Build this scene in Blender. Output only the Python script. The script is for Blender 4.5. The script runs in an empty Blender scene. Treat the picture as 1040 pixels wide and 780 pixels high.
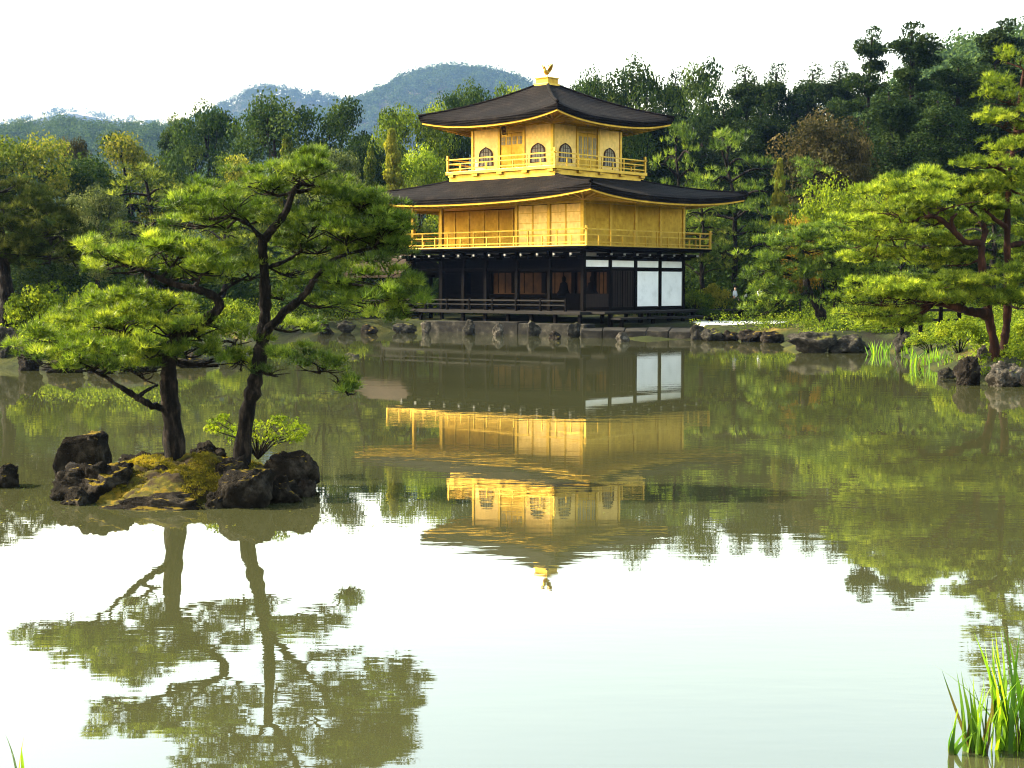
import bpy, math, random
import numpy as np
from mathutils import Vector, Matrix, noise as mnoise

R = math.radians
sc = bpy.context.scene
COL = sc.collection

# ---------------------------------------------------------------- camera, sky, sun, exposure
CAM_H, FPX, PITCH = 2.4, 1500.0, math.atan(101 / 1500)
cam_d = bpy.data.cameras.new('camera')
cam = bpy.data.objects.new('camera', cam_d)
COL.objects.link(cam)
cam.location = (0, 0, CAM_H)
cam.rotation_euler = (R(90) - PITCH, 0, 0)
cam_d.sensor_width = 36.0
cam_d.lens = 36.0 * FPX / 1040.0
cam_d.clip_start = 0.1
cam_d.clip_end = 12000
sc.camera = cam

SUN_EL, SUN_AZ = R(36), R(11)          # azimuth: angle behind the picture plane, on the left
world = bpy.data.worlds.new('World')
sc.world = world
world.use_nodes = True
wn = world.node_tree
bg = wn.nodes['Background']
sky = wn.nodes.new('ShaderNodeTexSky')
sky.sky_type = 'NISHITA'
sky.sun_disc = False
sky.sun_elevation = SUN_EL
sky.sun_rotation = R(-90) + SUN_AZ
sky.air_density = 1.7
sky.dust_density = 2.6
sky.ozone_density = 1.0
warm = wn.nodes.new('ShaderNodeMix')
warm.data_type = 'RGBA'
warm.blend_type = 'MULTIPLY'
warm.inputs[0].default_value = 1.0
warm.inputs[7].default_value = (1.12, 1.02, 0.87, 1)       # the photograph's warm white balance
wn.links.new(sky.outputs[0], warm.inputs[6])
wn.links.new(warm.outputs[2], bg.inputs[0])
bg.inputs[1].default_value = 0.15
sun_d = bpy.data.lights.new('sun', 'SUN')
sun = bpy.data.objects.new('sun', sun_d)
COL.objects.link(sun)
sun_d.energy = 5.0
sun_d.angle = R(0.6)
sun_d.color = (1.0, 0.91, 0.70)
S = Vector((-math.cos(SUN_AZ) * math.cos(SUN_EL), math.sin(SUN_AZ) * math.cos(SUN_EL), math.sin(SUN_EL)))
sun.rotation_euler = S.to_track_quat('Z', 'Y').to_euler()
sun.location = S * 300

sc.view_settings.view_transform = 'Standard'
sc.view_settings.look = 'None'
sc.view_settings.gamma = 1.0
sc.view_settings.use_curve_mapping = False
sc.view_settings.exposure = 2.3
sc.render.engine = 'CYCLES'
sc.cycles.use_denoising = True
sc.cycles.max_bounces = 7
sc.cycles.diffuse_bounces = 3
sc.cycles.glossy_bounces = 3
sc.cycles.transmission_bounces = 3
sc.cycles.volume_bounces = 0
sc.cycles.transparent_max_bounces = 6
sc.cycles.use_adaptive_sampling = False
sc.cycles.pixel_filter_type = 'BLACKMAN_HARRIS'
sc.cycles.filter_width = 1.1


# ---------------------------------------------------------------- helpers
def P(px, py, Y):
    """World point at depth Y seen at pixel (px, py) of the 1040 x 780 photograph."""
    dx, dy = (px - 520) / FPX, (390 - py) / FPX
    cp, sp = math.cos(PITCH), math.sin(PITCH)
    d = Vector((dx, cp + dy * sp, -sp + dy * cp))
    return Vector((0, 0, CAM_H)) + d * (Y / d.y)


def W(px, py, z=0.0):
    """World point on the plane z seen at pixel (px, py)."""
    dx, dy = (px - 520) / FPX, (390 - py) / FPX
    cp, sp = math.cos(PITCH), math.sin(PITCH)
    d = Vector((dx, cp + dy * sp, -sp + dy * cp))
    return Vector((0, 0, CAM_H)) + d * ((z - CAM_H) / d.z)


def tag(o, label=None, cat=None, group=None, kind=None):
    if label: o['label'] = label
    if cat: o['category'] = cat
    if group: o['group'] = group
    if kind: o['kind'] = kind
    return o


def thing(name, label, cat, loc=(0, 0, 0), rz=0.0, group=None):
    o = bpy.data.objects.new(name, None)
    COL.objects.link(o)
    o.location = loc
    o.rotation_euler = (0, 0, rz)
    return tag(o, label, cat, group)


def np_mesh(name, V, F, mat=None, tint=None, smooth=False):
    """Fast mesh: V (n,3), F (m,k) with constant k."""
    V = np.asarray(V, np.float32)
    F = np.asarray(F, np.int32)
    me = bpy.data.meshes.new(name)
    m, k = F.shape
    me.vertices.add(len(V))
    me.vertices.foreach_set('co', V.ravel())
    me.loops.add(m * k)
    me.loops.foreach_set('vertex_index', F.ravel())
    me.polygons.add(m)
    me.polygons.foreach_set('loop_start', np.arange(0, m * k, k, dtype=np.int32))
    if smooth:
        me.polygons.foreach_set('use_smooth', np.ones(m, dtype=bool))
    if tint is not None:
        a = me.attributes.new('tint', 'FLOAT', 'POINT')
        a.data.foreach_set('value', np.asarray(tint, np.float32))
    me.update(calc_edges=True)
    if mat: me.materials.append(mat)
    return me


def link(name, me, parent=None):
    o = bpy.data.objects.new(name, me)
    COL.objects.link(o)
    if parent is not None: o.parent = parent
    return o


class MB:
    """Collects boxes, beams, tubes and sheets, and links them as one mesh object."""
    def __init__(self): self.v, self.f = [], []

    def add(self, vs, fs):
        b = len(self.v)
        self.v += [tuple(q) for q in vs]
        self.f += [tuple(b + i for i in q) for q in fs]
        return self

    def box(self, x0, x1, y0, y1, z0, z1):
        vs = [(x0, y0, z0), (x1, y0, z0), (x1, y1, z0), (x0, y1, z0), (x0, y0, z1), (x1, y0, z1), (x1, y1, z1), (x0, y1, z1)]
        return self.add(vs, [(0, 3, 2, 1), (4, 5, 6, 7), (0, 1, 5, 4), (1, 2, 6, 5), (2, 3, 7, 6), (3, 0, 4, 7)])

    def beam(self, p, q, w, h):
        p, q = Vector(p), Vector(q)
        d = (q - p).normalized()
        s = d.cross(Vector((0, 0, 1)))
        s = s.normalized() if s.length > 1e-4 else Vector((1, 0, 0))
        u = s.cross(d)
        vs = []
        for c in (p, q):
            for a, b in ((-1, -1), (1, -1), (1, 1), (-1, 1)):
                vs.append(c + s * (a * w / 2) + u * (b * h / 2))
        return self.add(vs, [(0, 3, 2, 1), (4, 5, 6, 7), (0, 1, 5, 4), (1, 2, 6, 5), (2, 3, 7, 6), (3, 0, 4, 7)])

    def tube(self, pts, radii, n=8, cap=True):
        pts = [Vector(p) for p in pts]
        vs, fs = [], []
        ref = Vector((0.13, 0.97, 0.21))
        for i, p in enumerate(pts):
            a, b = pts[max(i - 1, 0)], pts[min(i + 1, len(pts) - 1)]
            d = (b - a).normalized()
            s = d.cross(ref)
            if s.length < 0.05: s = d.cross(Vector((1, 0, 0)))
            s.normalize()
            u = s.cross(d)
            for j in range(n):
                t = 2 * math.pi * j / n
                vs.append(p + (s * math.cos(t) + u * math.sin(t)) * radii[i])
        for i in range(len(pts) - 1):
            for j in range(n):
                k = (j + 1) % n
                fs.append((i * n + j, i * n + k, (i + 1) * n + k, (i + 1) * n + j))
        if cap:
            fs.append(tuple(range(n - 1, -1, -1)))
            fs.append(tuple((len(pts) - 1) * n + j for j in range(n)))
        return self.add(vs, fs)

    def build(self, name, mat, parent=None, smooth=False, bevel=0):
        me = bpy.data.meshes.new(name)
        me.from_pydata(self.v, [], self.f)
        if smooth: me.polygons.foreach_set('use_smooth', np.ones(len(me.polygons), dtype=bool))
        me.materials.append(mat)
        me.update()
        o = link(name, me, parent)
        if bevel:
            b = o.modifiers.new('bevel', 'BEVEL')
            b.width = bevel
            b.segments = 2
            b.limit_method = 'ANGLE'
        return o


def smooth_path(pts, radii, sub=4, jit=0.0, rng=None):
    """Catmull-Rom through the points with small irregular bends."""
    pts = [Vector(p) for p in pts]
    out, rad = [], []
    n = len(pts)
    for i in range(n - 1):
        p0, p1, p2, p3 = pts[max(i - 1, 0)], pts[i], pts[i + 1], pts[min(i + 2, n - 1)]
        for k in range(sub):
            t = k / sub
            q = 0.5 * ((2 * p1) + (p2 - p0) * t + (2 * p0 - 5 * p1 + 4 * p2 - p3) * t * t + (3 * p1 - p0 - 3 * p2 + p3) * t ** 3)
            r = radii[i] + (radii[i + 1] - radii[i]) * t
            if jit and rng is not None and (i or k):
                q = q + Vector(rng.normal(0, 1, 3).tolist()) * jit * r
                r *= 1 + 0.12 * rng.normal()
            out.append(q); rad.append(max(r, 0.003))
    out.append(pts[-1]); rad.append(radii[-1])
    return out, rad


# ---------------------------------------------------------------- materials
def new_mat(name):
    m = bpy.data.materials.new(name)
    m.use_nodes = True
    nt = m.node_tree
    return m, nt, nt.nodes['Principled BSDF']


def nd(nt, kind, **kw):
    n = nt.nodes.new(kind)
    for k, v in kw.items(): setattr(n, k, v)
    return n


def ramp(nt, src, stops):
    r = nd(nt, 'ShaderNodeValToRGB')
    el = r.color_ramp.elements
    while len(el) < len(stops): el.new(0.5)
    for e, (p, c) in zip(el, stops):
        e.position = p
        e.color = (c[0], c[1], c[2], 1)
    nt.links.new(src, r.inputs[0])
    return r.outputs[0]


def noise_tex(nt, scale, detail=4, rough=0.55, vec=None, stretch=None, coord='Object'):
    t = nd(nt, 'ShaderNodeTexNoise')
    t.inputs['Scale'].default_value = scale
    t.inputs['Detail'].default_value = detail
    t.inputs['Roughness'].default_value = rough
    if vec is None:
        c = nd(nt, 'ShaderNodeTexCoord')
        vec = c.outputs[coord]
        if stretch:
            mp = nd(nt, 'ShaderNodeMapping')
            mp.inputs['Scale'].default_value = stretch
            nt.links.new(vec, mp.inputs[0])
            vec = mp.outputs[0]
    nt.links.new(vec, t.inputs['Vector'])
    return t.outputs['Fac']


def bump(nt, b, height, strength=0.5, dist=0.05):
    n = nd(nt, 'ShaderNodeBump')
    n.inputs['Strength'].default_value = strength
    n.inputs['Distance'].default_value = dist
    nt.links.new(height, n.inputs['Height'])
    nt.links.new(n.outputs[0], b.inputs['Normal'])
    return n


def noisy(name, stops, scale=4, rough=0.8, bstr=0.4, bdist=0.03, bscale=None, stretch=None, metallic=0.0, spec=0.12):
    m, nt, b = new_mat(name)
    f = noise_tex(nt, scale, 5, 0.6, stretch=stretch)
    nt.links.new(ramp(nt, f, stops), b.inputs['Base Color'])
    b.inputs['Roughness'].default_value = rough
    b.inputs['Metallic'].default_value = metallic
    b.inputs['Specular IOR Level'].default_value = spec
    if bstr:
        h = noise_tex(nt, bscale or scale * 4, 6, 0.65, stretch=stretch)
        bump(nt, b, h, bstr, bdist)
    return m


def leaf_mat(name, dark, mid, light, trans=0.35, gloss=0.75, spec=0.03, vary=0.22):
    """Leaves: colour differs from leaf to leaf and tree to tree; light passes through."""
    m, nt, b = new_mat(name)
    a = nd(nt, 'ShaderNodeAttribute', attribute_name='tint')
    col = ramp(nt, a.outputs['Fac'], [(0.0, dark), (0.5, mid), (1.0, light)])
    oi = nd(nt, 'ShaderNodeObjectInfo')
    hsv = nd(nt, 'ShaderNodeHueSaturation')
    mr = nd(nt, 'ShaderNodeMapRange')
    mr.inputs['To Min'].default_value = 1 - vary
    mr.inputs['To Max'].default_value = 1 + vary
    nt.links.new(oi.outputs['Random'], mr.inputs['Value'])
    nt.links.new(mr.outputs[0], hsv.inputs['Value'])
    nt.links.new(col, hsv.inputs['Color'])
    b.inputs['Roughness'].default_value = gloss
    b.inputs['Specular IOR Level'].default_value = spec
    nt.links.new(hsv.outputs[0], b.inputs['Base Color'])
    tr = nd(nt, 'ShaderNodeBsdfTranslucent')
    tcol = nd(nt, 'ShaderNodeMix', data_type='RGBA', blend_type='MULTIPLY')
    tcol.inputs[0].default_value = 1.0
    nt.links.new(hsv.outputs[0], tcol.inputs[6])
    tcol.inputs[7].default_value = (1.9, 1.9, 0.7, 1)
    nt.links.new(tcol.outputs[2], tr.inputs['Color'])
    mx = nd(nt, 'ShaderNodeMixShader')
    mx.inputs[0].default_value = trans
    nt.links.new(b.outputs[0], mx.inputs[1])
    nt.links.new(tr.outputs[0], mx.inputs[2])
    nt.links.new(mx.outputs[0], nt.nodes['Material Output'].inputs['Surface'])
    return m


M = {}
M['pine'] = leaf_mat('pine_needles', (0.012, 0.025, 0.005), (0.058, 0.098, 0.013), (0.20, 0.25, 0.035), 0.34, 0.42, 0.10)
M['pine_bright'] = leaf_mat('pine_needles_painted_bright', (0.018, 0.034, 0.005), (0.105, 0.150, 0.013), (0.31, 0.35, 0.04), 0.38, 0.55, 0.08)  # sunlight on the right bank pines put into a brighter needle colour
M['pine_dark'] = leaf_mat('pine_needles_painted_shade', (0.007, 0.013, 0.004), (0.026, 0.037, 0.009), (0.085, 0.09, 0.022), 0.22)  # shade over the great left pine put into a darker needle colour
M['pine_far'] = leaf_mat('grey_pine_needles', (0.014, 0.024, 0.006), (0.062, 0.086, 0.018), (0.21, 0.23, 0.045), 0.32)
M['pine_lit'] = leaf_mat('pine_needles_painted_lit', (0.014, 0.028, 0.005), (0.072, 0.115, 0.013), (0.25, 0.29, 0.035), 0.36, 0.42, 0.10)  # lit copy of the pine needles, sunlight put into the colour
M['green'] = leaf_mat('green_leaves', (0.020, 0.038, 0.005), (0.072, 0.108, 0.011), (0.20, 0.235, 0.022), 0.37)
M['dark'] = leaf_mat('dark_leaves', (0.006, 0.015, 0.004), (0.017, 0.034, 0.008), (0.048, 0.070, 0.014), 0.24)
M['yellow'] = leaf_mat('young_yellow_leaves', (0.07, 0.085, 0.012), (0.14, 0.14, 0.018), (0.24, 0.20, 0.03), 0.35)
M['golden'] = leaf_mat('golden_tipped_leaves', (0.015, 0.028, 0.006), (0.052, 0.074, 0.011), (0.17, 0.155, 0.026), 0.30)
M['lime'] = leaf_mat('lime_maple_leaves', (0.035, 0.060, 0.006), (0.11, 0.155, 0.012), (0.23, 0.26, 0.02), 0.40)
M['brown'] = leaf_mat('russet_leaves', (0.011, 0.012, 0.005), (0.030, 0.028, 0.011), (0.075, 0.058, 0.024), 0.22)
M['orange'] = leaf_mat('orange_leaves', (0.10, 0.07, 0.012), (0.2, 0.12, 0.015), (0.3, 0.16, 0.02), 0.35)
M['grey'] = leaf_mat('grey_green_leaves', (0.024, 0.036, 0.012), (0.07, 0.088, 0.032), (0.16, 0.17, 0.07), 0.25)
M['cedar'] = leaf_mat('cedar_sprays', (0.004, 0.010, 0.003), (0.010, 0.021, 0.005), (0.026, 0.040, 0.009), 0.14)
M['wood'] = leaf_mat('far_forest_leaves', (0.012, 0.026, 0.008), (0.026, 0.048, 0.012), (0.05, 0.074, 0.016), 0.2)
M['iris'] = leaf_mat('iris_blades', (0.018, 0.055, 0.004), (0.07, 0.155, 0.008), (0.17, 0.26, 0.015), 0.45, 0.4, 0.3)
_r = next(n for n in M['iris'].node_tree.nodes if n.type == 'VALTORGB').color_ramp
_r.elements[0].position = 0.13
for _p, _c in ((0.0, (0.075, 0.058, 0.03)), (0.09, (0.055, 0.048, 0.018))):     # some blades dead and brown
    _e = _r.elements.new(_p); _e.color = (*_c, 1)
M['mossblade'] = leaf_mat('moss_and_fallen_needles', (0.022, 0.015, 0.007), (0.085, 0.075, 0.010), (0.27, 0.205, 0.02), 0.25)
M['bark'] = noisy('grey_pine_bark', [(0.40, (0.002, 0.0016, 0.0013)), (0.54, (0.010, 0.0075, 0.006)), (0.72, (0.042, 0.031, 0.023))], 14, 0.95, 1.0, 0.08, 22, (1, 1, 0.3))
M['redbark'] = noisy('red_pine_bark', [(0.3, (0.008, 0.004, 0.003)), (0.55, (0.026, 0.010, 0.006)), (0.75, (0.085, 0.034, 0.017))], 5, 0.9, 0.8, 0.05, 9, (1, 1, 0.4))
M['palebark'] = noisy('pale_bare_bark', [(0.3, (0.14, 0.12, 0.10)), (0.7, (0.32, 0.29, 0.25))], 3, 0.9, 0.5, 0.04)


def gold_mat(name, c0, c1, metallic, rough):
    m, nt, b = new_mat(name)
    f = noise_tex(nt, 1.3, 4, 0.6)
    f2 = noise_tex(nt, 14, 3, 0.6, stretch=(1, 1, 3))
    base = ramp(nt, f, [(0.3, c0), (0.7, c1)])
    wear = ramp(nt, noise_tex(nt, 3.2, 6, 0.7, stretch=(1.6, 1.6, 0.35)), [(0.3, (0.87, 0.85, 0.80)), (0.55, (1, 1, 1)), (0.8, (1.08, 1.08, 1.10))])
    sheet = nd(nt, 'ShaderNodeTexVoronoi', distance='CHEBYCHEV')
    sheet.inputs['Scale'].default_value = 7.0
    sheet.inputs['Randomness'].default_value = 0.25
    tcs = nd(nt, 'ShaderNodeTexCoord'); nt.links.new(tcs.outputs['Object'], sheet.inputs['Vector'])
    sepc = nd(nt, 'ShaderNodeSeparateColor'); nt.links.new(sheet.outputs['Color'], sepc.inputs[0])
    leafv = ramp(nt, sepc.outputs[0], [(0.0, (0.86, 0.85, 0.82)), (1.0, (1.08, 1.08, 1.08))])
    m1 = nd(nt, 'ShaderNodeMix', data_type='RGBA', blend_type='MULTIPLY'); m1.inputs[0].default_value = 1
    m2 = nd(nt, 'ShaderNodeMix', data_type='RGBA', blend_type='MULTIPLY'); m2.inputs[0].default_value = 1
    nt.links.new(base, m1.inputs[6]); nt.links.new(wear, m1.inputs[7])
    nt.links.new(m1.outputs[2], m2.inputs[6]); nt.links.new(leafv, m2.inputs[7])
    nt.links.new(m2.outputs[2], b.inputs['Base Color'])
    b.inputs['Metallic'].default_value = metallic
    mr = nd(nt, 'ShaderNodeMapRange')
    mr.inputs['To Min'].default_value = rough - 0.08
    mr.inputs['To Max'].default_value = rough + 0.12
    nt.links.new(f2, mr.inputs['Value'])
    nt.links.new(mr.outputs[0], b.inputs['Roughness'])
    bump(nt, b, f2, 0.12, 0.02)
    return m


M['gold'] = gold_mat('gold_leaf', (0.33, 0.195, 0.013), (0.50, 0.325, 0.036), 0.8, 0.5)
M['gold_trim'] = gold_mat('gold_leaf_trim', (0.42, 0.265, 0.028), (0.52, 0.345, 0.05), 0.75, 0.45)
M['gold_lit'] = gold_mat('gold_leaf_painted_lit', (0.64, 0.43, 0.12), (0.76, 0.55, 0.19), 0.45, 0.5)  # same gold leaf as the walls, made paler so panels look lit
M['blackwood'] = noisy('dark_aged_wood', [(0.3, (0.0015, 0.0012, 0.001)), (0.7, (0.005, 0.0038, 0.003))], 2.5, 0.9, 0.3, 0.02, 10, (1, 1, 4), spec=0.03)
M['deckwood'] = noisy('weathered_deck_wood', [(0.3, (0.0035, 0.003, 0.0024)), (0.7, (0.012, 0.010, 0.008))], 3, 0.75, 0.3, 0.02, 10)
M['doorwood'] = noisy('brown_door_wood', [(0.3, (0.009, 0.005, 0.0035)), (0.7, (0.018, 0.010, 0.006))], 4, 0.7, 0.3, 0.02, 10, (3, 3, 0.5))
M['innerpanel'] = noisy('gilt_screen_painted_dim', [(0.35, (0.035, 0.015, 0.005)), (0.65, (0.11, 0.048, 0.014))], 1.1, 0.6, 0.1, 0.01)  # gilt with the dimness of the hall put into its colour
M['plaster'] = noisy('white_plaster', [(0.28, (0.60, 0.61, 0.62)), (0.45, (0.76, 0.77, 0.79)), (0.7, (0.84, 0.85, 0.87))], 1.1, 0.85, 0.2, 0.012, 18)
M['dimplaster'] = noisy('plaster_painted_dim', [(0.3, (0.14, 0.135, 0.12)), (0.7, (0.24, 0.23, 0.21))], 2, 0.9, 0.15, 0.01, 20)  # white plaster with the dimness under the balcony put into its colour
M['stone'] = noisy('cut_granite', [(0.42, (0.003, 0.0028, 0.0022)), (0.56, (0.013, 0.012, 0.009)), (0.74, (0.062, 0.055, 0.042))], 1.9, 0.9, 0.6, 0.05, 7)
M['sand'] = noisy('pale_gravel', [(0.3, (0.55, 0.51, 0.44)), (0.7, (0.72, 0.68, 0.6))], 3, 0.95, 0.4, 0.02, 30)
M['windowpaper'] = noisy('window_paper', [(0.3, (0.16, 0.145, 0.115)), (0.7, (0.30, 0.275, 0.22))], 3, 0.9, 0, 0.01)
M['plaque'] = noisy('dark_plaque', [(0.3, (0.03, 0.015, 0.01)), (0.7, (0.06, 0.025, 0.015))], 5, 0.6, 0.1, 0.01)
M['barkroof'] = noisy('brown_bark_roof', [(0.3, (0.014, 0.009, 0.006)), (0.7, (0.034, 0.021, 0.014))], 3, 0.95, 0.6, 0.05, 12)

m, nt, b = new_mat('cypress_bark_thatch')
f1 = noise_tex(nt, 1.2, 5, 0.6)
f2 = noise_tex(nt, 9, 6, 0.7, stretch=(1, 1, 3))
mxn = nd(nt, 'ShaderNodeMath', operation='MULTIPLY')
nt.links.new(f1, mxn.inputs[0]); nt.links.new(f2, mxn.inputs[1])
nt.links.new(ramp(nt, mxn.outputs[0], [(0.14, (0.0016, 0.0011, 0.0008)), (0.27, (0.0055, 0.0039, 0.003)), (0.42, (0.020, 0.0145, 0.011))]), b.inputs['Base Color'])
b.inputs['Roughness'].default_value = 0.95
b.inputs['Specular IOR Level'].default_value = 0.06
wv = nd(nt, 'ShaderNodeTexWave', wave_type='BANDS', bands_direction='Z')
wv.inputs['Scale'].default_value = 2.6
wv.inputs['Distortion'].default_value = 1.6
wv.inputs['Detail'].default_value = 4
wv.inputs['Detail Scale'].default_value = 3
tc = nd(nt, 'ShaderNodeTexCoord'); nt.links.new(tc.outputs['Object'], wv.inputs['Vector'])
sm = nd(nt, 'ShaderNodeMath', operation='MULTIPLY_ADD')
nt.links.new(wv.outputs['Fac'], sm.inputs[0]); sm.inputs[1].default_value = 0.5; nt.links.new(f2, sm.inputs[2])
bump(nt, b, sm.outputs[0], 1.0, 0.07)
M['thatch'] = m


def rock_mat(name, c0, c1, c2, moss, mossamt):
    m, nt, b = new_mat(name)
    f = noise_tex(nt, 4, 7, 0.65)
    col = ramp(nt, f, [(0.3, c0), (0.52, c1), (0.72, c2)])
    geo = nd(nt, 'ShaderNodeNewGeometry')
    sep = nd(nt, 'ShaderNodeSeparateXYZ')
    nt.links.new(geo.outputs['Normal'], sep.inputs[0])
    f3 = noise_tex(nt, 2.2, 4, 0.6)
    ad = nd(nt, 'ShaderNodeMath', operation='MULTIPLY_ADD')
    nt.links.new(sep.outputs['Z'], ad.inputs[0])
    ad.inputs[1].default_value = 0.5
    nt.links.new(f3, ad.inputs[2])
    mask = ramp(nt, ad.outputs[0], [(1.08 - mossamt, (0, 0, 0)), (1.2 - mossamt, (1, 1, 1))])
    mix = nd(nt, 'ShaderNodeMix', data_type='RGBA')
    nt.links.new(mask, mix.inputs[0])
    nt.links.new(col, mix.inputs[6])
    mix.inputs[7].default_value = (*moss, 1)
    nt.links.new(mix.outputs[2], b.inputs['Base Color'])
    b.inputs['Roughness'].default_value = 0.95
    b.inputs['Specular IOR Level'].default_value = 0.04
    vor = nd(nt, 'ShaderNodeTexVoronoi', feature='DISTANCE_TO_EDGE')
    vor.inputs['Scale'].default_value = 5.0
    tcv = nd(nt, 'ShaderNodeTexCoord')
    nzv = nd(nt, 'ShaderNodeTexNoise')
    nzv.inputs['Scale'].default_value = 3.0
    nzv.inputs['Detail'].default_value = 5
    nt.links.new(tcv.outputs['Object'], nzv.inputs['Vector'])
    adv = nd(nt, 'ShaderNodeVectorMath', operation='ADD')
    nt.links.new(tcv.outputs['Object'], adv.inputs[0]); nt.links.new(nzv.outputs['Color'], adv.inputs[1])
    nt.links.new(adv.outputs[0], vor.inputs['Vector'])
    crk = nd(nt, 'ShaderNodeMapRange'); crk.inputs['From Max'].default_value = 0.05; crk.inputs['To Max'].default_value = 0.35
    nt.links.new(vor.outputs['Distance'], crk.inputs['Value'])
    hs = nd(nt, 'ShaderNodeMath', operation='ADD')
    nt.links.new(crk.outputs[0], hs.inputs[0]); nt.links.new(noise_tex(nt, 10, 10, 0.8), hs.inputs[1])
    bump(nt, b, hs.outputs[0], 1.0, 0.10)
    return m


M['rock'] = rock_mat('dark_pond_rock', (0.005, 0.0042, 0.0034), (0.018, 0.0152, 0.012), (0.085, 0.072, 0.056), (0.14, 0.10, 0.012), 0.12)
M['rock_pale'] = rock_mat('pale_pond_rock', (0.02, 0.018, 0.014), (0.07, 0.062, 0.05), (0.24, 0.21, 0.165), (0.08, 0.09, 0.02), 0.1)
M['rock_grey'] = rock_mat('grey_bank_rock', (0.010, 0.0095, 0.008), (0.030, 0.028, 0.023), (0.11, 0.10, 0.082), (0.09, 0.09, 0.02), 0.16)

m, nt, b = new_mat('golden_moss')
f = noise_tex(nt, 2.6, 6, 0.65)
nt.links.new(ramp(nt, f, [(0.36, (0.010, 0.007, 0.005)), (0.43, (0.035, 0.024, 0.010)), (0.51, (0.06, 0.055, 0.008)), (0.59, (0.16, 0.105, 0.010)), (0.75, (0.30, 0.175, 0.018))]), b.inputs['Base Color'])
b.inputs['Roughness'].default_value = 1.0
b.inputs['Specular IOR Level'].default_value = 0.1
bump(nt, b, noise_tex(nt, 40, 6, 0.8), 1.0, 0.04)
M['moss'] = m

m, nt, b = new_mat('mossy_earth')
f = noise_tex(nt, 0.35, 8, 0.65)
nt.links.new(ramp(nt, f, [(0.36, (0.010, 0.008, 0.005)), (0.5, (0.018, 0.024, 0.006)), (0.6, (0.045, 0.045, 0.009)), (0.70, (0.20, 0.13, 0.03))]), b.inputs['Base Color'])
b.inputs['Roughness'].default_value = 1.0
b.inputs['Specular IOR Level'].default_value = 0.1
bump(nt, b, noise_tex(nt, 6, 8, 0.75), 1.0, 0.15)
M['ground'] = m

# still, silty pond: clear reflections with faint ripples in drifting patches
m, nt, b = new_mat('pond_water')
f = noise_tex(nt, 0.12, 4, 0.6, coord='Object')
nt.links.new(ramp(nt, f, [(0.3, (0.027, 0.0285, 0.011)), (0.7, (0.037, 0.0385, 0.016))]), b.inputs['Base Color'])
b.inputs['Roughness'].default_value = 0.012
b.inputs['IOR'].default_value = 2.2
r1 = noise_tex(nt, 1.6, 3, 0.5, stretch=(0.45, 1.6, 1))
r2 = noise_tex(nt, 7.0, 2, 0.5, stretch=(0.5, 1.4, 1))
pm = ramp(nt, noise_tex(nt, 0.10, 2, 0.5, stretch=(0.5, 1.8, 1)), [(0.42, (0.12, 0.12, 0.12)), (0.66, (1, 1, 1))])
k1 = nd(nt, 'ShaderNodeMath', operation='MULTIPLY_ADD')
nt.links.new(r2, k1.inputs[0]); k1.inputs[1].default_value = 0.16; nt.links.new(r1, k1.inputs[2])
k2 = nd(nt, 'ShaderNodeMath', operation='MULTIPLY')
nt.links.new(k1.outputs[0], k2.inputs[0]); nt.links.new(pm, k2.inputs[1])
bump(nt, b, k2.outputs[0], 1.0, 0.0026)
M['water'] = m


# ---------------------------------------------------------------- ground, pond, hills
shore_px = [(-420, 366), (-200, 370), (-60, 373), (0, 374), (90, 377), (180, 374), (235, 367), (262, 357), (268, 350), (256, 345.5),
            (275, 341), (330, 337), (415, 336), (430, 336.8), (590, 340.5), (600, 343), (650, 344.5), (700, 345), (760, 345.5), (792, 347), (797, 355),
            (830, 357), (880, 356), (908, 357), (925, 366), (955, 380), (978, 388), (1040, 393), (1120, 402), (1300, 420)]
POND = [tuple(W(px, py)[:2]) for px, py in shore_px] + [(26, 18), (24, 8), (12, 4.2), (3, 3.6), (-8, 3.8), (-22, 5), (-34, 12), (-40, 26)]
POND = np.array(POND)


def signed_pond(X, Y):
    """Distance to the shoreline, positive on land."""
    best = np.full(X.shape, 1e9)
    inside = np.zeros(X.shape, bool)
    n = len(POND)
    for i in range(n):
        ax, ay = POND[i]; bx, by = POND[(i + 1) % n]
        dx, dy = bx - ax, by - ay
        t = np.clip(((X - ax) * dx + (Y - ay) * dy) / (dx * dx + dy * dy + 1e-12), 0, 1)
        best = np.minimum(best, np.hypot(X - ax - t * dx, Y - ay - t * dy))
        hit = ((ay > Y) != (by > Y)) & (X < (bx - ax) * (Y - ay) / (by - ay + 1e-12) + ax)
        inside ^= hit
    return np.where(inside, -best, best)


RIDGES = [  # depth, front spread, back spread, canopy height, crest as seen (px, py)
    (2400, 520, 400, 15, [(-300, 175), (120, 150), (240, 135), (300, 122), (350, 112), (385, 94), (420, 77), (455, 68.5), (490, 71), (525, 80), (560, 92), (620, 112), (700, 130), (900, 150), (1300, 170)]),
    (2900, 520, 380, 17, [(-300, 170), (150, 140), (215, 118), (240, 102), (262, 90), (280, 87), (305, 91), (335, 96), (370, 102), (420, 110), (520, 125), (700, 160), (1300, 180)]),
    (3500, 520, 400, 17, [(-400, 160), (-60, 140), (20, 122), (60, 110), (85, 109), (115, 115), (160, 121), (220, 130), (330, 150), (1300, 190)]),
    (950, 210, 190, 15, [(-500, 150), (-100, 133), (0, 128), (30, 119), (75, 115), (120, 119), (160, 119), (230, 124), (280, 145), (350, 165), (450, 190), (1300, 220)]),
    (270, 70, 90, 6, [(200, 240), (560, 215), (700, 180), (800, 150), (860, 125), (900, 98), (930, 74), (950, 60), (1000, 46), (1040, 40), (1100, 34), (1250, 30), (1600, 40)]),
]


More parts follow.
